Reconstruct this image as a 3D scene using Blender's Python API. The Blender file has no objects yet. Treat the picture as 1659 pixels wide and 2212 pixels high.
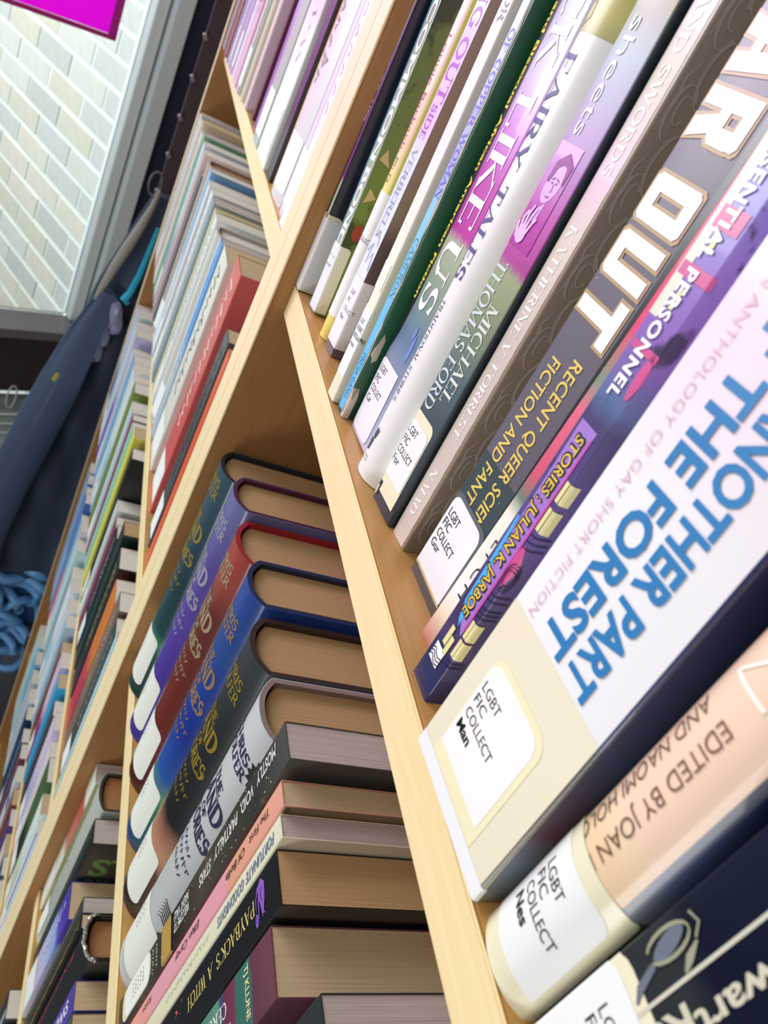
import bpy, bmesh, math, random
from mathutils import Vector, Matrix

SC = bpy.context.scene
COL = SC.collection
random.seed(7)

# ------------------------------------------------------------------ camera
cam_d = bpy.data.cameras.new('camera'); cam = bpy.data.objects.new('camera', cam_d); COL.objects.link(cam)
CR = [[0.193670, 0.880168, 0.433355], [0.601108, 0.242634, -0.761444], [-0.775346, 0.407962, -0.482086]]
CP = Vector((0.466469, -0.101220, 0.144546))
m = Matrix.Identity(4)
for i in range(3):
    m[i][0] = CR[0][i]; m[i][1] = -CR[1][i]; m[i][2] = -CR[2][i]
m.translation = CP
cam.matrix_world = m
cam_d.sensor_fit = 'HORIZONTAL'; cam_d.sensor_width = 36.0
cam_d.lens = 1733.140 / 1659.0 * 36.0
cam_d.clip_start = 0.005; cam_d.clip_end = 60
cam_d.dof.use_dof = True; cam_d.dof.focus_distance = 0.30; cam_d.dof.aperture_fstop = 30.0
SC.camera = cam

# ------------------------------------------------------------------ world, lights, exposure
SC.view_settings.view_transform = 'Standard'; SC.view_settings.look = 'None'
SC.view_settings.gamma = 1.0; SC.view_settings.use_curve_mapping = False
SC.view_settings.exposure = 0.0
w = bpy.data.worlds.new('overcast sky'); SC.world = w; w.use_nodes = True
bg = w.node_tree.nodes['Background']
bg.inputs[0].default_value = (0.93, 0.97, 1.0, 1); bg.inputs[1].default_value = 0.29

def area(name, loc, target, sx, sy, power, col):
    d = bpy.data.lights.new(name, 'AREA'); d.shape = 'RECTANGLE'; d.size = sx; d.size_y = sy
    d.energy = power; d.color = col
    o = bpy.data.objects.new(name, d); COL.objects.link(o); o.location = loc
    o.rotation_euler = (Vector(target) - Vector(loc)).to_track_quat('-Z', 'Y').to_euler()
    return o
# tall windows along the room, in front of the shelves
area('window_daylight', (-1.9, -2.4, 0.75), (0.1, 0, -.1), 2.4, 1.6, 76, (1.0, 0.985, 0.96))
# daylight falling on the brick wing outside the window
area('outdoor_daylight', (-1.35, -1.75, 0.9), (-2.35, 0.15, -.2), 1.6, 1.2, 22, (0.93, 0.98, 1.0))
# ceiling lights of the room
area('ceiling_light', (0.9, -1.6, 1.6), (0.3, 0, 0), 1.2, 1.2, 16, (1.0, 0.96, 0.9))
area('outdoor_sky', (-3.0, -1.6, 1.3), (-1.75, -.15, .1), 1.6, 1.6, 62, (0.93, 0.97, 1.0))
# added low fill for the lower-left shelves, not a lamp of the room
area('low_fill_light', (1.5, -1.5, -1.35), (-0.75, 0, -1.0), 1.0, 0.8, 19, (1.0, 0.99, 0.97))
# daylight that has passed through the magenta paper on the window
sp = bpy.data.lights.new('magenta_light', 'SPOT'); sp.energy = 105; sp.color = (1.0, 0.16, 0.85)
sp.spot_size = math.radians(15); sp.spot_blend = 1.0; sp.shadow_soft_size = 0.05
so = bpy.data.objects.new('magenta_light', sp); COL.objects.link(so)
so.location = (-1.6, -1.5, 0.75)
so.rotation_euler = (Vector((0.0, 0.0, 0.15)) - so.location).to_track_quat('-Z', 'Y').to_euler()

# ------------------------------------------------------------------ helpers
def lin(h):
    h = h.lstrip('#'); c = [int(h[i:i+2], 16)/255 for i in (0, 2, 4)]
    return tuple(x/12.92 if x <= 0.04045 else ((x+0.055)/1.055)**2.4 for x in c) + (1.0,)
MATS = {}
def mat(col, rough=0.5, coat=0.0, metal=0.0, noise=0.0, nscale=400.0, emit=0.0):
    k = (col, rough, coat, metal, noise, nscale, emit)
    if k in MATS: return MATS[k]
    M = bpy.data.materials.new('colour_' + col.strip('#')); M.use_nodes = True
    nt = M.node_tree; b = nt.nodes['Principled BSDF']
    c = lin(col); b.inputs['Base Color'].default_value = c
    b.inputs['Roughness'].default_value = rough; b.inputs['Metallic'].default_value = metal
    b.inputs['Coat Weight'].default_value = coat; b.inputs['Coat Roughness'].default_value = 0.22
    if emit:
        b.inputs['Emission Color'].default_value = c; b.inputs['Emission Strength'].default_value = emit
    if noise:
        tc = nt.nodes.new('ShaderNodeTexCoord'); n = nt.nodes.new('ShaderNodeTexNoise'); n.inputs['Scale'].default_value = nscale
        n.inputs['Detail'].default_value = 3
        mx = nt.nodes.new('ShaderNodeMix'); mx.data_type = 'RGBA'
        mx.inputs[6].default_value = tuple(x*(1-noise) for x in c[:3]) + (1,)
        mx.inputs[7].default_value = tuple(min(1, x*(1+noise)) for x in c[:3]) + (1,)
        nt.links.new(tc.outputs['Object'], n.inputs['Vector']); nt.links.new(n.outputs['Fac'], mx.inputs[0])
        nt.links.new(mx.outputs[2], b.inputs['Base Color'])
    MATS[k] = M; return M
def ramp_mat(stops, axis=2, rough=0.45, coat=0.0, noise=0.0, nscale=60.0, blotch=None):
    """print, with magenta light painted into some, that changes colour along the object: stops = [(metres, colour), ...]"""
    k = ('ramp', tuple(stops), axis, rough, coat, noise, nscale, blotch)
    if k in MATS: return MATS[k]
    M = bpy.data.materials.new('print_and_light_gradient'); M.use_nodes = True
    nt = M.node_tree; b = nt.nodes['Principled BSDF']
    b.inputs['Roughness'].default_value = rough; b.inputs['Coat Weight'].default_value = coat*.5
    tc = nt.nodes.new('ShaderNodeTexCoord'); sx = nt.nodes.new('ShaderNodeSeparateXYZ')
    nt.links.new(tc.outputs['Object'], sx.inputs[0])
    a, z = stops[0][0], stops[-1][0]
    mr = nt.nodes.new('ShaderNodeMapRange'); mr.inputs[1].default_value = a; mr.inputs[2].default_value = z
    src = sx.outputs[axis]
    if noise:
        n = nt.nodes.new('ShaderNodeTexNoise'); n.inputs['Scale'].default_value = nscale; n.inputs['Detail'].default_value = 4
        nt.links.new(tc.outputs['Object'], n.inputs['Vector'])
        ma = nt.nodes.new('ShaderNodeMath'); ma.operation = 'MULTIPLY_ADD'; ma.inputs[1].default_value = noise
        nt.links.new(n.outputs['Fac'], ma.inputs[0]); nt.links.new(src, ma.inputs[2]); src = ma.outputs[0]
    nt.links.new(src, mr.inputs[0])
    r = nt.nodes.new('ShaderNodeValToRGB'); el = r.color_ramp.elements
    while len(el) < len(stops): el.new(0.5)
    for e, (p, c) in zip(el, stops):
        e.position = (p-a)/(z-a); 
    for i, (p, c) in enumerate(stops):
        el[i].position = (p-a)/(z-a); el[i].color = lin(c)
    nt.links.new(mr.outputs[0], r.inputs[0]); out = r.outputs[0]
    if blotch:
        c2, sc, th = blotch
        n2 = nt.nodes.new('ShaderNodeTexNoise'); n2.inputs['Scale'].default_value = sc; n2.inputs['Detail'].default_value = 5
        nt.links.new(tc.outputs['Object'], n2.inputs['Vector'])
        m2 = nt.nodes.new('ShaderNodeMapRange'); m2.inputs[1].default_value = th; m2.inputs[2].default_value = th+0.08
        nt.links.new(n2.outputs['Fac'], m2.inputs[0])
        mx = nt.nodes.new('ShaderNodeMix'); mx.data_type = 'RGBA'; mx.inputs[7].default_value = lin(c2)
        nt.links.new(m2.outputs[0], mx.inputs[0]); nt.links.new(out, mx.inputs[6]); out = mx.outputs[2]
    nt.links.new(out, b.inputs['Base Color'])
    MATS[k] = M; return M
def wood_mat(name, c1, c2, rough, axis=0):
    M = bpy.data.materials.new(name); M.use_nodes = True
    nt = M.node_tree; b = nt.nodes['Principled BSDF']; b.inputs['Roughness'].default_value = rough
    tc = nt.nodes.new('ShaderNodeTexCoord'); mp = nt.nodes.new('ShaderNodeMapping')
    s = [60.0, 60.0, 60.0]; s[axis] = 3.0; mp.inputs['Scale'].default_value = s
    n = nt.nodes.new('ShaderNodeTexNoise'); n.inputs['Scale'].default_value = 6; n.inputs['Detail'].default_value = 6
    n.inputs['Distortion'].default_value = 0.6
    nt.links.new(tc.outputs['Object'], mp.inputs[0]); nt.links.new(mp.outputs[0], n.inputs['Vector'])
    r = nt.nodes.new('ShaderNodeValToRGB'); r.color_ramp.elements[0].position = 0.35; r.color_ramp.elements[1].position = 0.7
    r.color_ramp.elements[0].color = lin(c1); r.color_ramp.elements[1].color = lin(c2)
    nt.links.new(n.outputs['Fac'], r.inputs[0]); nt.links.new(r.outputs[0], b.inputs['Base Color'])
    return M
def page_mat(c, dark):
    k = ('page', c)
    if k in MATS: return MATS[k]
    M = bpy.data.materials.new('book_pages'); M.use_nodes = True
    nt = M.node_tree; b = nt.nodes['Principled BSDF']; b.inputs['Roughness'].default_value = 0.85
    tc = nt.nodes.new('ShaderNodeTexCoord'); mp = nt.nodes.new('ShaderNodeMapping'); mp.inputs['Scale'].default_value = (2600, 18, 18)
    n = nt.nodes.new('ShaderNodeTexNoise'); n.inputs['Scale'].default_value = 1; n.inputs['Detail'].default_value = 3
    nt.links.new(tc.outputs['Object'], mp.inputs[0]); nt.links.new(mp.outputs[0], n.inputs['Vector'])
    r = nt.nodes.new('ShaderNodeValToRGB'); r.color_ramp.elements[0].position = 0.3; r.color_ramp.elements[1].position = 0.6
    r.color_ramp.elements[0].color = lin(dark); r.color_ramp.elements[1].color = lin(c)
    nt.links.new(n.outputs['Fac'], r.inputs[0]); nt.links.new(r.outputs[0], b.inputs['Base Color'])
    bp = nt.nodes.new('ShaderNodeBump'); bp.inputs['Strength'].default_value = 0.25; bp.inputs['Distance'].default_value = 0.0003
    nt.links.new(n.outputs['Fac'], bp.inputs['Height']); nt.links.new(bp.outputs[0], b.inputs['Normal'])
    MATS[k] = M; return M

def obj(name, me, material, parent=None):
    if isinstance(me, bmesh.types.BMesh):
        bm = me; me = bpy.data.meshes.new(name); bm.to_mesh(me); bm.free()
    o = bpy.data.objects.new(name, me); COL.objects.link(o)
    if material is not None:
        me.materials.clear(); me.materials.append(material)
    if parent is not None: o.parent = parent
    return o
def empty(name, loc, rot=(0, 0, 0)):
    o = bpy.data.objects.new(name, None); COL.objects.link(o); o.location = loc; o.rotation_euler = rot
    o.empty_display_size = 0.02
    return o
def tag(o, label=None, cat=None, group=None, kind=None):
    if label: o['label'] = label
    if cat: o['category'] = cat
    if group: o['group'] = group
    if kind: o['kind'] = kind
    return o
def smooth(me, ang=35):
    for p in me.polygons: p.use_smooth = True
    me.set_sharp_from_angle(angle=math.radians(ang))
def box_bm(x0, x1, y0, y1, z0, z1, bev=0.0, bm=None, mtx=None):
    own = bm is None
    if own: bm = bmesh.new()
    vs = [bm.verts.new((x, y, z)) for x in (x0, x1) for y in (y0, y1) for z in (z0, z1)]
    for f in ((0, 1, 3, 2), (4, 6, 7, 5), (0, 4, 5, 1), (2, 3, 7, 6), (0, 2, 6, 4), (1, 5, 7, 3)):
        bm.faces.new([vs[i] for i in f])
    if bev and own: bmesh.ops.bevel(bm, geom=bm.edges[:], offset=bev, segments=2, affect='EDGES')
    if mtx is not None: bmesh.ops.transform(bm, matrix=mtx, verts=vs)
    return bm
def tube_bm(pts, rad, seg=8, bm=None, closed=False):
    if bm is None: bm = bmesh.new()
    pts = [Vector(p) for p in pts]; rings = []
    n = len(pts)
    for i, p in enumerate(pts):
        a = pts[(i-1) % n] if (i or closed) else p; b = pts[(i+1) % n] if (i < n-1 or closed) else p
        t = (b-a).normalized(); ref = Vector((0, 0, 1)) if abs(t.z) < 0.9 else Vector((1, 0, 0))
        u = t.cross(ref).normalized(); v = t.cross(u)
        r = rad[i] if isinstance(rad, (list, tuple)) else rad
        rings.append([bm.verts.new(p + (u*math.cos(q*2*math.pi/seg) + v*math.sin(q*2*math.pi/seg))*r) for q in range(seg)])
    for i in range(n if closed else n-1):
        A = rings[i]; B = rings[(i+1) % n]
        for q in range(seg): bm.faces.new((A[q], A[(q+1) % seg], B[(q+1) % seg], B[q]))
    if not closed:
        bm.faces.new(rings[0]); bm.faces.new(rings[-1][::-1])
    bmesh.ops.recalc_face_normals(bm, faces=bm.faces)
    return bm

# ------------------------------------------------------------------ flat print: 2-D meshes in (u, v)
def m2_poly(pts): return [tuple(p) for p in pts], [tuple(range(len(pts)))]
def m2_join(*ms):
    V, F = [], []
    for v, f in ms:
        o = len(V); V += v; F += [tuple(i+o for i in q) for q in f]
    return V, F
def m2_ribbon(pts, wd):
    V, F = [], []; n = len(pts)
    for i, p in enumerate(pts):
        a = pts[max(0, i-1)]; b = pts[min(n-1, i+1)]
        dx, dy = b[0]-a[0], b[1]-a[1]; L = math.hypot(dx, dy) or 1
        k = wd[i] if isinstance(wd, (list, tuple)) else wd
        V += [(p[0]-dy/L*k/2, p[1]+dx/L*k/2), (p[0]+dy/L*k/2, p[1]-dx/L*k/2)]
    for i in range(n-1): F.append((2*i, 2*i+1, 2*i+3, 2*i+2))
    return V, F
def m2_arc(cx, cy, rx, ry, a0, a1, tmax, tmin=None, n=14):
    tmin = tmax if tmin is None else tmin
    P, W = [], []
    for i in range(n+1):
        a = math.radians(a0+(a1-a0)*i/n); P.append((cx+rx*math.cos(a), cy+ry*math.sin(a)))
        W.append(tmin+(tmax-tmin)*abs(math.cos(a)))
    return m2_ribbon(P, W)
def m2_ell(cx, cy, rx, ry, n=16, rot=0.0):
    c, s = math.cos(rot), math.sin(rot); P = []
    for i in range(n):
        a = 2*math.pi*i/n; x, y = rx*math.cos(a), ry*math.sin(a); P.append((cx+x*c-y*s, cy+x*s+y*c))
    return m2_poly(P)
def m2_rrect(x0, x1, y0, y1, r=0.0, n=4, corners=(1, 1, 1, 1)):
    if r <= 0: return m2_poly([(x0, y0), (x1, y0), (x1, y1), (x0, y1)])
    P = []
    for (cx, cy, a, k) in ((x0+r, y0+r, 180, 0), (x1-r, y0+r, 270, 1), (x1-r, y1-r, 0, 2), (x0+r, y1-r, 90, 3)):
        if corners[k]:
            for i in range(n+1):
                t = math.radians(a+90*i/n); P.append((cx+r*math.cos(t), cy+r*math.sin(t)))
        else: P.append(((x0, x1, x1, x0)[k], (y0, y0, y1, y1)[k]))
    return m2_poly(P)
def m2_bounds(m2): 
    xs = [v[0] for v in m2[0]]; ys = [v[1] for v in m2[0]]
    return min(xs), max(xs), min(ys), max(ys)

# a small hand-made serif alphabet (cap height 1): S = stroke (x0,y0,x1,y1,thick, serif at start, serif at end), A = arc
TK, TN, SF = 0.15, 0.055, 0.30
def _S(x0, y0, x1, y1, t=TK, s0=1, s1=1): return ('S', x0, y0, x1, y1, t, s0, s1)
def _A(cx, cy, rx, ry, a0, a1): return ('A', cx, cy, rx, ry, a0, a1)
GL = {
 'A': (0.78, [_S(.08, 0, .39, 1, TN, 1, 0), _S(.39, 1, .70, 0, TK, 0, 1), _S(.2, .36, .6, .36, TN, 0, 0)]),
 'B': (0.66, [_S(.12, 0, .12, 1), _A(.32, .75, .2, .23, -90, 90), _A(.34, .26, .24, .25, -90, 90), _S(.12, .98, .34, .98, TN, 0, 0), _S(.12, .51, .34, .51, TN, 0, 0), _S(.12, .02, .34, .02, TN, 0, 0)]),
 'C': (0.72, [_A(.40, .5, .32, .48, 50, 310), _S(.62, .98, .62, .72, TN, 0, 0)]),
 'D': (0.78, [_S(.12, 0, .12, 1), _A(.34, .5, .34, .48, -90, 90), _S(.12, .98, .36, .98, TN, 0, 0), _S(.12, .02, .36, .02, TN, 0, 0)]),
 'E': (0.64, [_S(.12, 0, .12, 1), _S(.12, .97, .56, .97, TN, 0, 0), _S(.12, .5, .46, .5, TN, 0, 0), _S(.12, .03, .58, .03, TN, 0, 0), _S(.56, 1, .56, .8, TN, 0, 0), _S(.58, 0, .58, .22, TN, 0, 0)]),
 'F': (0.60, [_S(.12, 0, .12, 1), _S(.12, .97, .54, .97, TN, 0, 0), _S(.12, .5, .44, .5, TN, 0, 0), _S(.54, 1, .54, .8, TN, 0, 0)]),
 'G': (0.78, [_A(.40, .5, .32, .48, 50, 320), _S(.64, .05, .64, .42, TK, 0, 1), _S(.62, .98, .62, .76, TN, 0, 0)]),
 'H': (0.82, [_S(.12, 0, .12, 1), _S(.70, 0, .70, 1), _S(.12, .5, .7, .5, TN, 0, 0)]),
 'I': (0.28, [_S(.14, 0, .14, 1)]),
 'J': (0.44, [_S(.30, .15, .30, 1, TK, 0, 1), _A(.16, .15, .14, .16, 180, 360)]),
 'K': (0.76, [_S(.12, 0, .12, 1), _S(.14, .42, .62, 1, TN, 0, 1), _S(.26, .55, .70, 0, TK, 0, 1)]),
 'L': (0.60, [_S(.12, 0, .12, 1), _S(.12, .03, .56, .03, TN, 0, 0), _S(.56, 0, .56, .24, TN, 0, 0)]),
 'M': (0.96, [_S(.12, 0, .12, 1, TN, 1, 1), _S(.12, 1, .46, .05, TK, 0, 0), _S(.46, .05, .82, 1, TN, 0, 0), _S(.84, 0, .84, 1)]),
 'N': (0.82, [_S(.12, 0, .12, 1, TN, 1, 0), _S(.10, 1, .70, 0, TK, 1, 0), _S(.70, 0, .70, 1, TN, 0, 1)]),
 'O': (0.82, [_A(.41, .5, .33, .48, 0, 360)]),
 'P': (0.62, [_S(.12, 0, .12, 1), _A(.32, .72, .22, .26, -90, 90), _S(.12, .98, .34, .98, TN, 0, 0), _S(.12, .46, .34, .46, TN, 0, 0)]),
 'R': (0.72, [_S(.12, 0, .12, 1), _A(.32, .74, .21, .24, -90, 90), _S(.12, .98, .34, .98, TN, 0, 0), _S(.12, .5, .34, .5, TN, 0, 0), _S(.34, .5, .66, 0, TK, 0, 1)]),
 'S': (0.58, [_A(.29, .74, .19, .24, 30, 270), _A(.29, .26, .21, .24, 90, -150), _S(.47, .98, .47, .76, TN, 0, 0), _S(.09, .02, .09, .26, TN, 0, 0)]),
 'T': (0.70, [_S(.35, 0, .35, 1, TK, 1, 0), _S(.04, .97, .66, .97, TN, 0, 0), _S(.05, 1, .05, .78, TN, 0, 0), _S(.65, 1, .65, .78, TN, 0, 0)]),
 'U': (0.80, [_S(.14, .3, .14, 1, TK, 0, 1), _S(.66, .3, .66, 1, TN, 0, 1), _A(.40, .3, .26, .29, 180, 360)]),
 'V': (0.76, [_S(.08, 1, .38, 0, TK, 1, 0), _S(.38, 0, .68, 1, TN, 0, 1)]),
 'W': (1.06, [_S(.08, 1, .32, 0, TK, 1, 0), _S(.32, 0, .53, 1, TN, 0, 0), _S(.53, 1, .76, 0, TK, 0, 0), _S(.76, 0, .98, 1, TN, 0, 1)]),
 'Y': (0.74, [_S(.37, 0, .37, .45, TK, 1, 0), _S(.08, 1, .37, .45, TK, 1, 0), _S(.37, .45, .66, 1, TN, 0, 1)]),
 '.': (0.24, [_S(.12, 0, .12, .12, TK, 0, 0)]), "'": (0.2, [_S(.1, .75, .1, 1, TN*1.6, 0, 0)]), ' ': (0.34, []),
}
def serif_text(s, hv=0.0):
    parts = []; x = 0.0
    for ch in s.upper():
        wd, prims = GL.get(ch, GL[' '])
        for q in prims:
            if q[0] == 'S':
                _, x0, y0, x1, y1, t, s0, s1 = q; t += hv
                # cut ends level with the line
                if abs(y1-y0) > 0.05:
                    dx = x1-x0; dy = y1-y0; L = math.hypot(dx, dy); hw = t/2*L/abs(dy)
                    parts.append(([(x+x0-hw, y0), (x+x0+hw, y0), (x+x1+hw, y1), (x+x1-hw, y1)], [(0, 1, 2, 3)]))
                else:
                    parts.append(([(x+x0, y0-t/2), (x+x1, y0-t/2), (x+x1, y0+t/2), (x+x0, y0+t/2)], [(0, 1, 2, 3)]))
                for (sx, sy, on) in ((x0, y0, s0), (x1, y1, s1)):
                    if on:
                        d = 0.045 if sy < 0.5 else -0.045
                        parts.append(([(x+sx-SF/2, sy), (x+sx+SF/2, sy), (x+sx+SF/2, sy+d), (x+sx-SF/2, sy+d)], [(0, 1, 2, 3)]))
            else:
                _, cx, cy, rx, ry, a0, a1 = q
                parts.append(m2_arc(x+cx, cy, rx, ry, a0, a1, TK+hv, TN+hv, n=max(6, int(abs(a1-a0)/18))))
        x += wd + 0.05
    return m2_join(*parts)
_FC = {}
def sans_text(s, bold=0.0, res=3, shear=0.0, space=1.0):
    k = (s, bold, res, shear, space)
    if k in _FC: return _FC[k]
    cu = bpy.data.curves.new('t', 'FONT'); cu.body = s; cu.resolution_u = res; cu.offset = bold; cu.shear = shear
    cu.space_character = space
    o = bpy.data.objects.new('t', cu); COL.objects.link(o)
    dg = bpy.context.evaluated_depsgraph_get(); me = o.evaluated_get(dg).to_mesh()
    V = [(v.co.x, v.co.y) for v in me.vertices]; F = [tuple(p.vertices) for p in me.polygons]
    o.evaluated_get(dg).to_mesh_clear(); bpy.data.objects.remove(o); bpy.data.curves.remove(cu)
    _FC[k] = (V, F); return V, F
def fit_text(m2, cap, length=None, capsrc=None):
    """scale so that capital height = cap and the line is `length` long; origin at baseline start"""
    x0, x1, y0, y1 = m2_bounds(m2); cs = capsrc or y1
    sy = cap/cs; sx = (length/(x1-x0)) if length else sy
    return [((x-x0)*sx, y*sy) for x, y in m2[0]], m2[1]
CAP = 0.729
def line(s, cap, length=None, serif=False, bold=0.0, shear=0.0, space=1.0, res=3):
    if serif: return fit_text(serif_text(s, bold), cap, length, 1.0)
    return fit_text(sans_text(s, bold, res, shear, space), cap, length, CAP)
def vert(m2, u, v):      # reads downwards, tops of the letters to the right
    return [(u+y, v-x) for x, y in m2[0]], m2[1]
def hor(m2, u, v): return [(u+x, v+y) for x, y in m2[0]], m2[1]
def scribble(n, cap, length, seed):
    """hand-drawn looking row of small strokes for print too small to read"""
    r = random.Random(seed); out = []
    for i in range(n):
        x = (i+.2)*length/n; wd = length/n*0.6
        out.append(m2_ribbon([(x, 0), (x+wd*r.random(), cap*(.5+.5*r.random())), (x+wd, cap*r.random()*.6), (x+wd*.6, cap*(.3+.6*r.random()))], cap*0.16))
    return m2_join(*out)

# ------------------------------------------------------------------ books
PAGES = {'w': ('#dcd2c8', '#cfc4ba'), 'c': ('#c5ab88', '#b89d7a'), 't': ('#b8946a', '#ab875c'), 'b': ('#a9764a', '#99683f'), 'g': ('#bdaea8', '#a5968f')}
class Book:
    def __init__(s, x, y, z, w, h, d, kind='paper', cover='#ffffff', pages='c', yaw=0, lean=0, board=None, label=None,
                 group=None, bulge=None, rough=0.4, coat=0.3, tc=None, fine=True, pitch=0):
        s.w, s.h, s.d, s.kind = w, h, d, kind
        s.b = (bulge if bulge is not None else (0.0035 if kind == 'hard' else 0.0)); s.r = 0.0007 if kind == 'paper' else 0.0012
        s.root = empty('hardback_book' if kind == 'hard' else 'paperback_book', (x, y, z), (math.radians(-pitch), math.radians(lean), math.radians(yaw)))
        tag(s.root, label, 'book', group)
        n = (14 if s.b > 0.001 else 0) if fine else (6 if s.b > 0.001 else 0)
        xs = [0, s.r*.25, s.r*.6, s.r] if fine else [0, s.r]
        if n: xs += [s.r + (w-2*s.r)*i/n for i in range(1, n)]
        xs += [w-s.r, w-s.r*.6, w-s.r*.25, w] if fine else [w-s.r, w]
        s.xs = xs
        cm = cover if not isinstance(cover, str) else mat(cover, rough, coat)
        tc = tc or (0.0022 if kind == 'hard' else 0.0004)
        if board:
            obj('board_cover', s.shell(0.0005, tc, 0.0), mat(board, 0.5), s.root)
            s.cover = obj('dust_jacket', s.shell(0, 0.0004, 0.0), cm, s.root)
        else: s.cover = obj('cover', s.shell(0, tc, 0.0), cm, s.root)
        smooth(s.cover.data)
        gap = 0.0018 if kind == 'hard' else 0.0; ins = 0.003 if kind == 'hard' else 0.0003
        t2 = tc+0.0001
        bm = bmesh.new(); ring = []
        px = [t2+(w-2*t2)*i/8 for i in range(9)]
        pts = [(q, s.yc(q)+tc+0.0001+gap) for q in px]
        if kind != 'hard': pts = [(px[0], s.yc(px[0])+tc+.0001), (px[-1], s.yc(px[-1])+tc+.0001)]
        fore = d-ins-(0.001)
        pts += [(w-t2, fore), (t2, fore)]
        lo = [bm.verts.new((a, b_, ins)) for a, b_ in pts]; hi = [bm.verts.new((a, b_, h-ins)) for a, b_ in pts]
        bm.faces.new(lo[::-1]); bm.faces.new(hi)
        for i in range(len(pts)):
            j = (i+1) % len(pts); bm.faces.new((lo[i], lo[j], hi[j], hi[i]))
        bmesh.ops.recalc_face_normals(bm, faces=bm.faces)
        obj('page_block', bm, page_mat(*PAGES[pages]), s.root)
    def yc(s, q):
        w, r = s.w, s.r
        y = s.b*abs(2*q/w-1)**2.4
        e = min(q, w-q)
        if e < r: y += r-math.sqrt(max(0, r*r-(r-max(e, 0))**2))
        return y
    def pt(s, q):
        if q < 0: return (0.0, s.yc(0)-q)
        if q > s.w: return (s.w, s.yc(s.w)+q-s.w)
        return (q, s.yc(q))
    def nrm(s, q):
        e = 1e-5
        if q <= 0: return (-1.0, 0.0)
        if q >= s.w: return (1.0, 0.0)
        a = s.pt(q-e); b = s.pt(q+e); dx, dy = b[0]-a[0], b[1]-a[1]; L = math.hypot(dx, dy)
        return (dy/L, -dx/L)
    def shell(s, off, t, zi):
        """open cover: left board, spine, right board"""
        D = s.d-s.yc(0)
        qs = [-D] + s.xs + [s.w+D]
        bm = bmesh.new(); O = []; I = []
        for q in qs:
            x, y = s.pt(q); nx, ny = s.nrm(q)
            if q <= 0: nx, ny = (-1, 0) if q < 0 else (-.7071, -.7071)
            if q >= s.w: nx, ny = (1, 0) if q > s.w else (.7071, -.7071)
            O.append((x-nx*off, y-ny*off)); k = 1.0 if abs(q) > 1e-9 and abs(q-s.w) > 1e-9 else 1.2
            ix, iy = x-nx*(off+t)*k, y-ny*(off+t)*k
            ix = min(max(ix, off+t), s.w-off-t)
            I.append((ix, iy))
        h = s.h
        for a, b in ((O, 0), (I, 1)):
            pass
        ol = [bm.verts.new((p[0], p[1], 0)) for p in O]; oh = [bm.verts.new((p[0], p[1], h)) for p in O]
        il = [bm.verts.new((p[0], p[1], 0)) for p in I]; ih = [bm.verts.new((p[0], p[1], h)) for p in I]
        n = len(O)
        for i in range(n-1):
            for q in ((ol[i], ol[i+1], oh[i+1], oh[i]), (il[i+1], il[i], ih[i], ih[i+1]), (oh[i], oh[i+1], ih[i+1], ih[i]), (ol[i+1], ol[i], il[i], il[i+1])):
                try: bm.faces.new(q)
                except ValueError: pass
        bm.faces.new((ol[0], oh[0], ih[0], il[0])); bm.faces.new((oh[-1], ol[-1], il[-1], ih[-1]))
        bmesh.ops.recalc_face_normals(bm, faces=bm.faces)
        return bm
    def wrap(s, name, m2, material, level=1, label=None, parent=None):
        V, F = m2
        bm = bmesh.new(); vs = [bm.verts.new((a, b, 0)) for a, b in V]
        for f in F:
            if len(set(f)) < 3: continue
            try: bm.faces.new([vs[i] for i in f])
            except ValueError: pass
        bmesh.ops.triangulate(bm, faces=bm.faces[:])
        x0 = min(v[0] for v in V); x1 = max(v[0] for v in V)
        if not (x0 > s.r and x1 < s.w-s.r and s.b < 1e-4):
            for q in s.xs:
                if x0 < q < x1:
                    bmesh.ops.bisect_plane(bm, geom=bm.verts[:]+bm.edges[:]+bm.faces[:], dist=1e-7, plane_co=(q, 0, 0), plane_no=(1, 0, 0))
        eps = 0.00010*level
        comp = {}; nc = 0
        for v0 in bm.verts:
            if v0 in comp: continue
            st_ = [v0]; comp[v0] = nc
            while st_:
                v1 = st_.pop()
                for e1 in v1.link_edges:
                    v2 = e1.other_vert(v1)
                    if v2 not in comp: comp[v2] = nc; st_.append(v2)
            nc += 1
        for v in bm.verts:
            eps = 0.00010*level + 0.000006*(comp[v] % 9)
            q, z = v.co.x, v.co.y
            x, y = s.pt(q); nx, ny = s.nrm(q)
            v.co = (x+nx*eps, y+ny*eps, z)
        bmesh.ops.recalc_face_normals(bm, faces=bm.faces)
        o = obj(name, bm, material, parent or s.root)
        for f in o.data.polygons:
            pass
        if label: o['label'] = label
        if s.b > 1e-4: smooth(o.data, 30)
        return o
    def lab(s, s0, s1, z0, z1, lines=None, halo=None, cap=0.0030, lead=0.0044, zt=None, sx=None, r=0.003, corners=(0, 0, 1, 1), col='#eeebe6', scale=1.0, bold=0.004):
        if halo: s.wrap('label_tape', m2_rrect(*halo, r=r*1.2, corners=corners), mat('#ece4c4', .25, .4), 1, 'cream tape round the label')
        L = s.wrap('spine_label', m2_rrect(s0, s1, z0, z1, r, corners=corners), mat(col, .45, .2), 2.6, 'white call number label')
        if lines:
            parts = []; z = zt if zt is not None else z1-0.007
            for i, t in enumerate(lines):
                parts.append(hor(line(t, cap, None, bold=bold), (sx if sx is not None else s0+0.0015), z-i*lead))
            s.wrap('label_lettering', m2_join(*parts), mat('#15151a', .6), 3, None)
        return L

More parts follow.
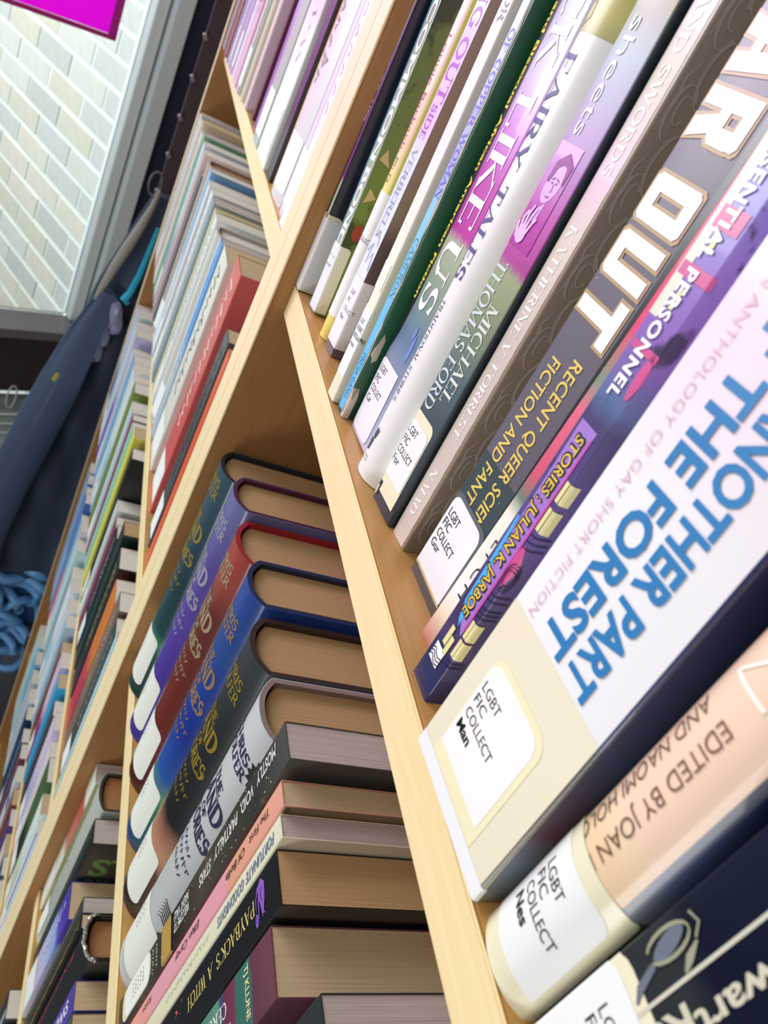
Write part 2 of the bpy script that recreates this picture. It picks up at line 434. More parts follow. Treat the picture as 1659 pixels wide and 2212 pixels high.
# ------------------------------------------------------------------ the bookcases
H = 0.3206; TA = 0.0188; SB = 0.010; TP = 0.02185; W = 0.857; DEP = 0.30
maple = wood_mat('maple_laminate', '#b5884e', '#c19356', 0.42, 0)
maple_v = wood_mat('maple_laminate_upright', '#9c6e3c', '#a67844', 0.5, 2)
edge = wood_mat('maple_edge_band', '#ecd3a0', '#f0dbac', 0.38, 0)
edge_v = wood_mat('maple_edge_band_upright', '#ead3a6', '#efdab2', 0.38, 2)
LEVELS = [2*H, H, 0.0, -H, -2*H-0.006, -3*H-0.006, -4*H-0.006, -5*H-0.006]
ZTOP = 2*H+0.0; ZBOT = -5*H-0.10; FLOOR = ZBOT
def bookcase(x0, label):
    """x0 = outer left face; panels TP wide at both ends"""
    root = tag(empty('bookcase', (x0, 0, ZBOT)), label, 'bookcase')
    def part(name, b, mt, par=root):
        bm = box_bm(*b, bev=0.0006); o = obj(name, bm, mt, par); return o
    for xa in (0, TP+W):
        p = part('side_panel', (xa+.00005, xa+TP-.00005, 0.0012, DEP, 0, ZTOP-ZBOT), maple_v)
        part('edge_band', (xa+.00005, xa+TP-.00005, 0, 0.0013, 0, ZTOP-ZBOT), edge_v, p)
    part('back_panel', (TP, TP+W, DEP-0.008, DEP-0.0001, 0, ZTOP-ZBOT), maple_v)
    for z in LEVELS:
        zz = z-ZBOT
        p = part('shelf', (TP+.0001, TP+W-.0001, SB+.0012, DEP-.0081, zz-TA, zz), maple)
        part('edge_band', (TP+.0001, TP+W-.0001, SB, SB+.0013, zz-TA+.0001, zz-.0001), edge, p)
    return root
case_near = bookcase(0.0, 'maple bookcase in front, holding the large books and the shelf edge crossing the picture')
case_far = bookcase(-2*TP-W, 'maple bookcase beyond the double upright, reaching back to the dark coat')

ZB = -H; ZC = LEVELS[4]; ZD = LEVELS[5]; ZE = LEVELS[6]
MM = 0.001
def mm(m2): return [(a*MM, b*MM) for a, b in m2[0]], m2[1]
WHITE = mat('#efedf0', .5); BLACK = mat('#0b0b0e', .5)
G1 = 'books standing on the shelf of large spines'

# ---- upper shelf, near case (z = 0): magenta light is painted into several spines --------------------------------------------------
b = Book(.0232, .0100, 0, .0074, .200, .135, 'paper', ramp_mat([(0, '#10121c'), (.05, '#1a1c2a'), (.14, '#12142e'), (.2, '#1b1b22')], 2, .3, .5, blotch=('#1d5a78', 40, .6)),
         'w', yaw=4, lean=-2.0, label='thin black paperback with a painted purple highlight, first book right of the double upright', group=G1)
b.wrap('spine_stripe', mm(m2_rrect(3.4, 6.6, 43, 200)), ramp_mat([(.04, '#cfd8c0'), (.062, '#dfe6d2'), (.066, '#b23fb0'), (.10, '#b060c4'), (.14, '#bfa6dc'), (.20, '#d6d2ea')], 2, .4, .3), 1)  # purple highlight along the spine, painted on as a strip
b.wrap('spine_lettering', m2_join(vert(line("THE WITCHING", .0030, .05, bold=.03), .0003, .195), vert(line("HOUR OF", .0030, .03, bold=.03), .0003, .140), vert(line("HER", .0030, .012, bold=.03), .0003, .105)), WHITE, 2)
b.lab(-.001, .0155, .0015, .043, None, halo=(-.0015, .016, .0005, .045), col='#e9e7ea')

b = Book(.0469, .0153, 0, .0120, .215, .14, 'paper', ramp_mat([(0, '#5f7a3c'), (.05, '#66803e'), (.2, '#4f6b2e')], 2, .35, .4, blotch=('#20380f', 55, .5)),
         'w', yaw=4, lean=-4.9, label='paperback with white COMMON BONDS lettering over grey green and leaf patterned sides', group=G1)
b.wrap('spine_print', mm(m2_rrect(1.6, 11.6, 38, 215)), ramp_mat([(.03, '#a8b8a4'), (.12, '#9fb0a0'), (.21, '#8c9c90')], 2, .35, .4, noise=.01), 1)
b.wrap('spine_stripe', mm(m2_rrect(-0.2, 1.6, 0, 215)), ramp_mat([(0, '#2b3c46'), (.05, '#4d94ab'), (.21, '#3f9fc4')], 2, .35, .3), 2)
b.wrap('spine_lettering', m2_join(vert(line("COMMON", .0068, .076, bold=.03), .0036, .158), vert(line("BONDS", .0068, .05, bold=.03), .0036, .078)), WHITE, 3)
b.wrap('red_berry', mm(m2_ell(16.5, 47, 2.8, 4.5)), mat('#9c2f35', .4, .3), 3)
b.wrap('leaf_print', mm(m2_join(m2_poly([(13, 62), (19, 66), (14, 70)]), m2_poly([(12.5, 84), (19, 82), (15, 90)]))), mat('#c8b88c', .4, .3), 3)
b.lab(-.0005, .0175, .001, .038, None, col='#dfe4e4', r=.002)
b.wrap('label_lettering', m2_join(hor(scribble(5, .002, .008, 3), .001, .030), hor(scribble(5, .002, .008, 4), .001, .025)), mat('#3a4048'), 3)

b = Book(.0788, .0159, 0, .0122, .21, .135, 'paper', ramp_mat([(0, '#e6cf62'), (.03, '#e8dc86'), (.075, '#e6dd7c'), (.10, '#e8c5a4'), (.15, '#efc4bc'), (.18, '#f0dcd0'), (.21, '#efe6cf')], 2, .4, .3),
         'c', yaw=8, lean=-2.4, label='yellow and pink paperback with a rounded spine and small author name', group=G1, bulge=.0025)
b.wrap('spine_lettering', m2_join(vert(line("Lonnie Barbach,", .0030, .052), .0040, .147), ), mat('#b5407c'), 2)
b.wrap('spine_lettering', vert(line("Ph.D", .0030, .012), .0040, .093), mat('#7d7a3a'), 2)
b.wrap('spine_print', m2_join(hor(mm(m2_ribbon([(2, 176), (5, 180), (7, 176), (4, 186), (8, 190)], .5)), 0, 0)), mat('#b04a60'), 2)
b.wrap('spine_stripe', mm(m2_rrect(10.4, 12.6, 77, 210)), mat('#c9c454', .4, .3), 2)
b.lab(.0005, .0126, .0125, .077, None, col='#edebe6', r=.003, corners=(1, 1, 0, 0))
b.wrap('label_lettering', hor(line('COLLECT', .0026, .009), .0035, .052), mat('#55555c'), 3)

b = Book(.0939, .0177, 0, .0139, .215, .14, 'paper', ramp_mat([(0, '#5e4b50'), (.06, '#4e3c40'), (.07, '#756860'), (.15, '#7c7068'), (.21, '#82766e')], 2, .35, .4),
         'w', yaw=4, lean=-2.2, label='paperback with large purple capitals on a white spine and grey brown sides', group=G1)
b.wrap('spine_print', mm(m2_rrect(0.2, 13.4, 40, 215)), ramp_mat([(.04, '#dfe4ee'), (.10, '#cfd6e6'), (.112, '#d9b4e8'), (.15, '#cdb0e6'), (.17, '#e9e4f2'), (.215, '#f2f2f4')], 2, .35, .4), 1)  # lavender stretch is magenta light painted into the white spine
b.wrap('spine_lettering', m2_join(vert(line("TURNING", .0092, .060, True), .0022, .212), vert(line("OUT", .0092, .027, True), .0022, .149), vert(line("SIDE", .0056, .015, True), .0030, .121)), ramp_mat([(.10, '#9a3fb0'), (.15, '#a040b8'), (.19, '#8d86a8'), (.215, '#8f90a4')], 2, .4, .3), 2)
b.wrap('spine_lettering', vert(line("VERBERELS", .0052, .042, True), .0034, .102), mat('#8694a4'), 2)
b.wrap('spine_print', mm(m2_join(m2_ribbon([(2, 52), (6, 57), (5, 47), (10, 53), (12, 45)], 1.2), m2_ribbon([(3, 60), (8, 63), (11, 57)], .9))), mat('#8fa6c6', .3, .5), 2)
b.lab(-.0002, .0188, .0045, .040, None, col='#e9e5ea', r=0)
b.wrap('label_lettering', m2_join(*[hor(line(t, .0025, l), .004, z) for t, l, z in (('LGBT', .0065, .031), ('FIC', .0040, .0268), ('COLLECT', .0115, .0222), ('Bet', .005, .0178))]), mat('#4a5068'), 3)

b = Book(.1240, .0215, 0, .0200, .19, .13, 'paper', ramp_mat([(0, '#6f7448'), (.05, '#8a8d5a'), (.08, '#d9cf6c'), (.11, '#e8bf7c'), (.165, '#e6b8a2'), (.19, '#d8cfc4')], 2, .4, .3), 'c', yaw=3, lean=-3, label='yellow paperback with a dashed edge, set back behind the slim cream one', group=G1)
b.wrap('spine_print', mm(m2_join(*[m2_rrect(17.5, 18.4, z, z+2.4) for z in range(70, 150, 6)])), mat('#5c3a3a'), 2)
b = Book(.1475, .0112, 0, .0098, .215, .14, 'paper', ramp_mat([(0, '#e9e2d2'), (.06, '#eee8cf'), (.12, '#f0dcd8'), (.17, '#ece0dc'), (.215, '#d9d6cd')], 2, .4, .35),  # pink in mid spine is the window's magenta light, painted in
         'c', yaw=3, lean=-4.0, label='slim cream paperback with a grey author name and taped label', group=G1)
b.wrap('spine_lettering', vert(line("Mavor", .0048, .028, True), .0035, .185), mat('#8b8f98'), 2)
b.wrap('label_tape', mm(m2_join(m2_rrect(-.3, 10, 42, 44), m2_rrect(.5, 8.5, 52, 64))), mat('#f5f2e4', .2, .6), 2)
b.lab(.0003, .0096, .0120, .042, None, col='#eef0f0', r=0, halo=(.0003, .0096, .001, .042))
b.wrap('label_lettering', m2_join(*[hor(line(t, .0024, l), .0015, z) for t, l, z in (('LGBT', .0055, .036), ('NONFIC', .0075, .0325), ('BIOGRAPH', .0098, .0288), ('Ander', .0055, .025))]), mat('#3c4454'), 3)

b = Book(.1611, .0136, 0, .0080, .22, .145, 'paper', ramp_mat([(0, '#12412b'), (.05, '#1b5a3a'), (.2, '#0f4a30')], 2, .5, .2, blotch=('#a79a80', 75, .70)),
         'c', yaw=8, lean=-3.3, label='blue and green paperback with scuffed edges, COPPER WOMAN on its spine', group=G1)
b.wrap('spine_print', mm(m2_rrect(.2, 5.2, 2, 164)), ramp_mat([(0, '#64b5e6'), (.05, '#66bce8'), (.09, '#7cc4ea'), (.105, '#9aa2ee'), (.14, '#a6acf0'), (.164, '#b6c8f2')], 2, .45, .25), 1)
b.wrap('spine_print', mm(m2_rrect(.2, 5.2, 164, 220)), mat('#dfe9ee', .45, .25), 1)
rr = random.Random(4)
b.wrap('worn_edge', mm(m2_ribbon([(5.6+rr.random()*.8, z) for z in range(2, 216, 4)], [rr.random()*1.3+.3 for z in range(2, 216, 4)])), mat('#b3a78f', .8), 2, 'bare scuffed edge')
b.wrap('worn_edge', mm(m2_join(m2_poly([(5.3, 0), (9.8, 0), (10, 10), (9, 15), (8, 9), (6.6, 14), (5.4, 12)]), m2_poly([(8.6, 27), (10.6, 29), (10.6, 38), (9, 41), (8, 36), (7.6, 31)]))), mat('#c3b8a4', .8), 2)
b.wrap('spine_lettering', m2_join(vert(line("OF COPPER WOMAN", .0034, .062, True), .0012, .158), ), mat('#6a5cc0'), 2)
b.wrap('spine_lettering', vert(line("Cameron", .0034, .026, True), .0012, .080), mat('#5b8f9c'), 2)
b.wrap('spine_lettering', vert(line("PRESS GANG", .0026, .022, True), .0014, .029), mat('#36809c'), 2)

b = Book(.1715, .0190, 0, .0262, .225, .15, 'paper', ramp_mat([(.0, '#b9bcd0'), (.05, '#5d7894'), (.07, '#7f9480'), (.09, '#a6b290'), (.0935, '#b02c94'), (.115, '#b84aa8'), (.135, '#c88ad8'), (.15, '#cfc0e2'), (.19, '#aeb6ba'), (.225, '#8f9c9a')], 2, .3, .6, noise=.004, nscale=300),  # magenta to lilac stretch is coloured light painted into the spine
         'w', yaw=1.5, lean=-2.9, label='thick paperback with BLACK LIKE US in white serif capitals and a yellow lettered black strip', group=G1)
b.wrap('spine_stripe', mm(m2_poly([(-.4, 34), (3.2, 46), (4.4, 62), (4.8, 225), (-.4, 225)])), mat('#0a0b0c', .35, .4), 1)
b.wrap('cover_print', mm(m2_rrect(26.4, 110, 0, 225)), mat('#2a2626', .4, .3), 1)
b.wrap('spine_lettering', vert(line("Lesbian, Gay and Bisexual African American Fiction", .0026, .148, bold=.03), .0011, .209), mat('#e3d23c', .5), 2)
b.wrap('spine_lettering', m2_join(vert(line("BLACK", .0140, .066, True), .0078, .216), vert(line("LIKE", .0140, .048, True), .0078, .1425), vert(line("US", .0140, .030, True), .0078, .0895)), mat('#f4f1f8', .4, .3), 2)
b.lab(.0000, .0218, .0015, .0345, None, col='#e4e3ea', r=.003, corners=(1, 1, 0, 1))
b.wrap('label_lettering', m2_join(*[hor(line(t, .0031, l), .0022, z) for t, l, z in (('LGBT', .0082, .0285), ('FIC', .0052, .0238), ('COLLECT', .0132, .0193), ('Car', .0056, .0146))]), mat('#18181f'), 3)
b.wrap('book_scuff', mm(m2_join(m2_ell(20.5, 46, 1.4, 6), m2_ell(18, 52, 1.2, 3))), mat('#6f86c0', .4), 2)

b = Book(.1995, .0138, 0, .0245, .225, .15, 'hard', mat('#e9e7e4', .32, .35), 'w', yaw=6, lean=-1.5, label='plain white hardback with FAIRY TALES in dark blue serif capitals', group=G1, bulge=.0065)
b.wrap('spine_lettering', m2_join(vert(line("FAIRY", .0072, .037, True), .0062, .1585), vert(line("TALES", .0072, .034, True), .0062, .1165)), mat('#474a80', .5), 2)
b.wrap('spine_lettering', vert(line("TRADITIONAL STORIES", .0026, .042, True), .0082, .0745), mat('#55586a', .5), 2)
shf = lambda m_: mm(([(a+6.4, c) for a, c in m_[0]], m_[1]))
b.wrap('publisher_mark', shf(m2_join(m2_poly([(.6, 9), (2.8, 10), (3.6, 14.5), (3.0, 13.6), (2.5, 15.0), (1.9, 13.9), (1.3, 15.2), (.5, 14.2)]), m2_poly([(1.6, 15.6), (4.0, 15.2), (5.2, 20.2), (3.9, 18.6), (3.4, 20.5), (2.4, 18.6), (1.7, 20.0)]))), mat('#3c4a56', .5), 2)
b.wrap('publisher_mark', m2_join(hor(scribble(6, .0011, .0050, 11), .0075, .0072), hor(scribble(5, .0011, .0044, 12), .0077, .0056)), mat('#4c5560', .5), 2)
b.wrap('spine_print', mm(m2_rrect(4, 24, 164, 225)), ramp_mat([(.16, '#8f9272'), (.175, '#c4bd78'), (.2, '#a8a06a')], 2, .4, .3, noise=.01), 1)
b.wrap('spine_print', mm(m2_join(m2_ribbon([(3, 163), (5, 170), (4, 176), (8, 172), (7, 181)], .5), m2_ribbon([(6, 165), (10, 168), (9, 178), (12, 184)], .4))), mat('#5f6450'), 2)

b = Book(.2246, .0183, 0, .0190, .225, .15, 'paper', ramp_mat([(0, '#23262c'), (.036, '#39454c'), (.060, '#4d6268'), (.075, '#6f8068'), (.098, '#8f9c74'), (.1015, '#a02a86'), (.118, '#b446a4'), (.136, '#a67cb8'), (.150, '#9c8fb0'), (.165, '#8a9ea8'), (.178, '#7e7f5a'), (.225, '#8a834c')], 2, .40, .2, noise=.004, nscale=260),
         'g', yaw=6, lean=-1.5, label='paperback with Tangled sheets in thin white letters and a magenta tinted portrait on its spine', group=G1)
b.wrap('cover_print', mm(m2_rrect(18.9, 110, 0, 225)), mat('#2c3640', .3, .5), 1)
b.wrap('spine_lettering', vert(line("Tangled sheets", .0058, .080, bold=-.004), .0036, .2195), mat('#f4f4fa', .5), 2)
b.wrap('spine_lettering', vert(line("MICHAEL", .0062, .037, True), .0090, .0860), mat('#d3dacb', .4), 2)
b.wrap('spine_lettering', vert(line("THOMAS FORD", .0062, .056, True), .0012, .0985), mat('#c9d4d4', .4), 2)
b.wrap('portrait_photo', mm(m2_rrect(.4, 14.0, 104, 137)), ramp_mat([(.104, '#a0248a'), (.12, '#b23aa0'), (.137, '#c58ad0')], 2, .3, .6, noise=.01, nscale=200), 2, 'magenta tinted photo')
face = m2_join(m2_ell(8.0, 125, 4.0, 6.2, 24, -.3), m2_poly([(6.2, 117), (9.2, 119.5), (8.4, 113), (5.6, 113)]))
b.wrap('portrait_face', mm(face), mat('#cf9fe0', .35, .4), 3, 'lilac toned face of a person')
b.wrap('portrait_hair', mm(m2_join(m2_ribbon([(4.2, 125), (5.2, 130.5), (8.8, 133.0), (12.2, 131), (12.4, 126)], [1.4, 2.8, 3.4, 2.6, .9]), m2_ribbon([(6.2, 126.2), (7.6, 126.9)], .5), m2_ribbon([(8.8, 127.0), (10.2, 126.3)], .5))), mat('#8a2c86', .4), 4)
b.wrap('portrait_features', mm(m2_join(m2_ell(7.0, 125.3, .55, .3), m2_ell(9.4, 125.5, .55, .3), m2_ribbon([(8.3, 125.2), (8.7, 123), (8.0, 122.6)], .28), m2_ribbon([(7.0, 121.2), (8.0, 120.9), (9.0, 121.5)], .4))), mat('#7c2a80', .4), 4)
hand = [m2_ell(5.0, 108.2, 2.7, 3.0, 16, .3)]
for (x0, y0, x1, y1, x2, y2) in ((3.2, 110, 2.4, 113, 3.4, 115.4), (4.5, 110.6, 4.2, 114.6, 5.2, 117.6), (5.8, 110.6, 6.2, 114.4, 7.4, 117.0), (7.0, 109.6, 8.2, 112.6, 9.4, 114.2), (2.8, 107.6, 1.4, 109.6, 1.0, 111.4)):
    hand.append(m2_ribbon([(x0, y0-1), (x1, y1), (x2, y2)], [1.3, 1.15, .8]))
b.wrap('portrait_hand', mm(m2_join(*hand)), mat('#dcb4ea', .35, .4), 5, 'raised hand in the photo')
b.lab(-.0028, .0156, .0120, .0362, None, halo=(-.003, .0162, .0045, .0400), col='#eceae6', r=.0028)
b.wrap('label_lettering', m2_join(*[hor(line(t, .0031, l), .0002, z) for t, l, z in (('LGBT', .0080, .0308), ('FIC', .0052, .0264), ('COLLECT', .0128, .0220), ('For', .0056, .0176))]), mat('#18181f'), 3)
b.wrap('barcode_corner', mm(m2_join(m2_rrect(-1.8, 2.2, 1.8, 8.2))), mat('#15171a', .3, .5), 2)
b.wrap('price_print', mm(m2_rrect(-.6, 1.4, 2.2, 6.0)), mat('#d9cfae', .4), 3)

b = Book(.2443, .0226, 0, .0118, .225, .15, 'paper', ramp_mat([(0, '#8f7e68'), (.1, '#94836e'), (.225, '#9a8a78')], 2, .35, .45),
         'c', yaw=5, lean=-1.2, label='taupe paperback with swirl patterned side, NAIAD at the foot of its pale spine', group=G1)
b.wrap('spine_print', mm(m2_ribbon([(4.9+.12*math.sin(z*1.3), z) for z in range(0, 226, 3)], 10.6)), ramp_mat([(0, '#cbbfb0'), (.08, '#c3b8ac'), (.115, '#d0c4b4'), (.135, '#d6b8c8'), (.16, '#b4ae94'), (.19, '#b8aca6'), (.225, '#b0a49c')], 2, .42, .3), 1)
b.wrap('spine_lettering', m2_join(vert(line("NAIAD", .0040, .0195, True), .0030, .0315), vert(line("KATHERINE V. FORREST", .0040, .075, True), .0030, .1195), vert(line("DREAMS AND SWORDS", .0040, .082, True), .0030, .2165)), mat('#efe9e2', .4), 2)
sw = []
for k in range(9):
    zc = 12+k*24; sg = 1 if k % 2 else -1
    sw.append(m2_arc(17, zc, 3.6, 7.5, 60*sg, 330*sg, 1.1, .35, 20)); sw.append(m2_arc(17.4, zc+1, 1.9, 3.8, 30*sg, 300*sg, .8, .3, 16))
    sw.append(m2_arc(22.5, zc+11, 5.0, 9.0, 90*sg, 290*sg, 1.2, .3, 18)); sw.append(m2_ribbon([(12.6, zc-6), (14, zc+2), (13.2, zc+8), (15.5, zc+13)], [.3, .9, .8, .3]))
b.wrap('swirl_pattern', mm(m2_join(*sw)), mat('#bdae98', .4, .3), 1, 'pale swirls on the cover')

b = Book(.2640, .0254, 0, .0285, .228, .15, 'paper', mat('#5a5560', .42, .2, noise=.08, nscale=900), 'w', yaw=3.3, lean=.3, label='thick grey paperback with FAR OUT in huge white letters edged in gold', group=G1)
b.wrap('star_specks', mm(m2_join(*[m2_ell(rr.uniform(1, 27), rr.uniform(38, 225), k, k, 5) for k in [rr.choice((.10, .13, .2)) for _ in range(90)]])), mat('#cfc8d0', .5), 1)
BLK = {'O': [[(0,1.2),(0,18.8),(4,18.8),(4,1.2)],[(7.4,1.2),(7.4,18.8),(11.4,18.8),(11.4,1.2)],[(1.2,0),(10.2,0),(11.2,1.2),(11.2,4.4),(.2,4.4),(.2,1.2)],[(1.2,20),(10.2,20),(11.2,18.8),(11.2,15.6),(.2,15.6),(.2,18.8)]],
 'U': [[(0,1.2),(0,20),(4,20),(4,1.2)],[(7.4,1.2),(7.4,20),(11.4,20),(11.4,1.2)],[(1.2,0),(10.2,0),(11.2,1.2),(11.2,4.4),(.2,4.4),(.2,1.2)]],
 'T': [[(-.4,15.4),(11.8,15.4),(11.8,20),(-.4,20)],[(3.7,0),(7.7,0),(7.7,15.6),(3.7,15.6)]],
 'R': [[(0,0),(4,0),(4,20),(0,20)],[(3.8,15.8),(11.2,15.8),(11.2,18.8),(10,20),(3.8,20)],[(7.4,8.8),(11.4,8.8),(11.4,16.4),(7.4,16.4)],[(3.8,7.6),(10,7.6),(11.2,9),(11.2,11.4),(3.8,11.4)],[(5,7.8),(9.4,7.8),(11.8,0),(7.2,0)]],
 'A': [[(-.4,0),(3.7,0),(6.2,20),(2.6,20)],[(7.6,0),(11.8,0),(9.2,20),(5.2,20)],[(2.2,4.6),(9.4,4.6),(9.0,8),(2.6,8)],[(2.6,16.6),(9.2,16.6),(9,20),(2.7,20)]],
 'F': [[(0,0),(4,0),(4,20),(0,20)],[(3.8,15.6),(11.4,15.6),(11.4,20),(3.8,20)],[(3.8,7.6),(10,7.6),(10,11.6),(3.8,11.6)]]}
def block(ch, z, grow=0.0):
    out = []
    for P in BLK[ch]:
        cx = sum(p[0] for p in P)/len(P); cy = sum(p[1] for p in P)/len(P)
        Q = [(p[0]+math.copysign(grow, p[0]-cx), p[1]+math.copysign(grow, p[1]-cy)) for p in P]
        out.append(m2_poly([(1.6+q[1]*1.05, z-q[0]*1.08) for q in Q]))
    return m2_join(*out)
for ch, z in (('F', 197), ('A', 181), ('R', 165), ('O', 143), ('U', 127.4), ('T', 111.6)):
    b.wrap('letter_outline', mm(block(ch, z, .9)), mat('#ab9266', .4), 2, 'gold letter outline')
    b.wrap('spine_letter', mm(block(ch, z, 0)), mat('#ebe8ee', .4), 4, 'large white letter')
b.wrap('tape_patch', mm(m2_rrect(-.4, 28.8, 33, 52, 2.5, corners=(0, 0, 0, 0))), mat('#3b484c', .3, .5), 1, 'darker taped area')
b.wrap('spine_lettering', m2_join(vert(line("RECENT QUEER SCIENCE", .0056, .067, bold=.01), .0140, .0925), vert(line("FICTION AND FANTASY", .0056, .063, bold=.01), .0046, .0885)), mat('#dcc35c', .45), 2)
b.wrap('tape_patch', mm(m2_rrect(-.3, 25.5, 3.5, 35.6, 3.5)), mat('#5c6468', .3, .5), 3)
b.wrap('tape_patch', mm(m2_rrect(-.3, 28.8, 0, 5.5)), mat('#33312f', .2, .7), 3, 'crinkled dark tape at the foot')
b.wrap('tape_patch', mm(m2_rrect(24.8, 40, 0, 228)), mat('#17181a', .3, .5), 1)
b.wrap('spine_label', mm(m2_rrect(.6, 24.0, 5.0, 34.0, 3.8, corners=(0, 0, 1, 1))), mat('#e8e8ec', .45, .2), 4, 'white call number label')
b.wrap('label_edge', mm(m2_rrect(.5, 24.3, 4.0, 5.0)), mat('#c8b27a', .4), 4)
b.wrap('label_lettering', m2_join(*[hor(line(t, .0033, l), .0022, z) for t, l, z in (('LGBT', .0086, .0262), ('FIC', .0058, .0222), ('COLLECT', .0142, .0178), ('Gur', .0066, .0137))]), mat('#14141a'), 5)

b = Book(.2960, .0208, 0, .0110, .20, .14, 'paper', ramp_mat([(0, '#b06a5a'), (.012, '#e8d6b8'), (.02, '#eeeae2'), (.05, '#e8e4d0'), (.056, '#5f7a66'), (.064, '#c8506c'), (.085, '#d8607c'), (.095, '#6e8a70'), (.11, '#d0305c'), (.14, '#c81f50'), (.2, '#b01840')], 2, .35, .4),
         'c', yaw=3, lean=-1, pitch=2, label='thin white and pinkish red paperback almost hidden between two thicker books', group=G1)
b.wrap('spine_lettering', vert(line("LFCH", .0042, .022, bold=-.01, space=1.3), .0045, .042), mat('#1e1e22'), 2)

b = Book(.3138, .0132, 0, .0123, .215, .145, 'paper', ramp_mat([(0, '#272a55'), (.016, '#2b2c58'), (.022, '#4c3a66'), (.03, '#3f3560'), (.06, '#5b4a86'), (.095, '#4a3f6c'), (.1, '#566a94'), (.115, '#8a62b0'), (.14, '#8f78c4'), (.18, '#7c86c8'), (.215, '#a8c4dc')], 2, .25, .7, noise=.006, nscale=120, blotch=('#3a2c55', 110, .58)),
         'w', yaw=2.6, lean=-1.0, label='purple illustrated paperback, ESSENTIAL PERSONNEL, with drawn yellow windows near its foot', group=G1)
b.wrap('spine_stripe', mm(m2_poly([(1.6, 90), (9.2, 90), (9.2, 23), (4.6, 27), (3.4, 30)])), mat('#a27ac8', .3, .5), 1)
b.wrap('spine_stripe', mm(m2_poly([(1.4, 60), (2.3, 60), (6.2, 24), (4.4, 26), (2.4, 31)])), mat('#4fb0e8', .3, .5), 2)
b.wrap('spine_stripe', mm(m2_poly([(8.6, 88), (9.3, 88), (9.6, 25), (8.8, 25)])), mat('#c84aa8', .3, .5), 2)
b.wrap('spine_stripe', mm(m2_rrect(-.2, 3.6, 118, 165)), mat('#e6dcc8', .3, .5), 1)
for q_ in (m2_rrect(1.0, 12.3, 128, 131), m2_rrect(1.5, 12, 110, 112), m2_rrect(2, 11, 139, 144), m2_ell(10.8, 50, 1.6, 7), m2_ell(10.6, 106, 1.5, 6)):
    b.wrap('roof_print', mm(q_), mat('#c8508c', .3, .5), 2)
for x, wd, z, hh in ((4.2, 1.9, 16.4, 6.6), (6.5, 1.9, 14.6, 6.2), (10.1, 1.3, 17.2, 6.2), (11.6, 2.4, 17.2, 6.2), (10.1, 1.3, 24.2, 6.2), (11.6, 2.4, 24.2, 6.2), (10.0, 1.4, 62, 7), (11.7, 2.4, 62, 7), (10.0, 1.4, 71, 6), (11.7, 2.4, 71, 6), (5.2, 1.6, 121, 5), (5.2, 1.6, 134, 4)):
    b.wrap('yellow_print', mm(m2_rrect(x, x+wd, z, z+hh)), mat('#e4dc9c', .3, .5), 3)
b.wrap('drawn_lines', mm(m2_join(*[m2_ribbon([(9.6, z), (12, z+.6), (16, z+1)], .35) for z in (13.5, 15, 32, 33.5, 35, 38, 40, 56, 58, 60)], *[m2_arc(11.8, 47, 2.2-k*.5, 4.5-k, 0, 360, .25) for k in range(3)])), mat('#1f1836', .4), 3)
b.wrap('spine_lettering', m2_join(vert(line("STORIES : JULIAN K. JARBOE", .0040, .0595, bold=.06), .0036, .0872)), mat('#1c1428', .4), 3)
b.wrap('spine_lettering', m2_join(vert(line("STORIES : JULIAN K. JARBOE", .0035, .0585, bold=.01), .0039, .0867)), mat('#e0c24a', .4), 4)
b.wrap('spine_lettering', m2_join(vert(line("ESSENTIAL PERSONNEL", .0038, .062, bold=.035, space=1.15), .0040, .1605)), mat('#f2f2f6', .35), 4)
b.wrap('publisher_mark', mm(m2_rrect(2.5, 8.2, 9.2, 15.0)), mat('#f2f2f6', .4), 3, 'white square mark with black waves')
b.wrap('publisher_mark', mm(m2_join(*[m2_ribbon([(2.5, 10.2+k*1.15), (3.6, 11.0+k*1.15), (5, 10.0+k*1.15), (6.6, 9.6+k*1.15), (8.2, 10.4+k*1.15)], .38) for k in range(3)])), mat('#15131c', .4), 4)

b = Book(.3389, .0084, 0, .0450, .228, .15, 'paper', ramp_mat([(0, '#efe7d4'), (.0512, '#ece4d0'), (.0520, '#ecebec'), (.09, '#eae8ea'), (.13, '#ecd6e4'), (.15, '#ecdce8'), (.228, '#eeeaee')], 2, .22, .8),
         'w', yaw=2, lean=-1.5, label='very thick white book with ANOTHER PART OF THE FOREST in big blue capitals', group=G1)
b.wrap('cover_print', mm(m2_rrect(44.0, 130, 0, 228)), ramp_mat([(0, '#6d6a58'), (.02, '#7b8796'), (.03, '#6a4a50'), (.052, '#49506e'), (.10, '#232a50'), (.228, '#1c2246')], 2, .25, .7, noise=.01, nscale=90), 1)
b.wrap('spine_lettering', m2_join(vert(line("OF THE FOREST", .0094, .0890, bold=.028), .0138, .1420), vert(line("ANOTHER PART", .0092, .0710, bold=.028), .0258, .1240)), mat('#2f7ab4', .35, .3), 3)
b.wrap('spine_lettering', m2_join(vert(line("AN ANTHOLOGY OF GAY SHORT FICTION", .0028, .0885, bold=-.012), .0062, .1415)), mat('#dcb4bc', .35, .3), 3)
b.wrap('tape_patch', mm(m2_rrect(-.4, 45.5, 0, 51.5)), mat('#ece3ca', .16, .9), 1, 'glossy cream tape')
b.wrap('tape_patch', mm(m2_rrect(-.6, 45.6, 0, 4.6)), mat('#f1f1f2', .2, .8), 2, 'folded clear tape at the foot')
b.lab(.0076, .0333, .0092, .0382, None, col='#f0eeee', r=.0042)
b.wrap('label_tape', mm(m2_rrect(7.2, 35.2, 4.8, 40.2, 4.8, corners=(0, 0, 1, 1))), mat('#f1e8bf', .25, .4), 2, 'yellowed tape round the label')

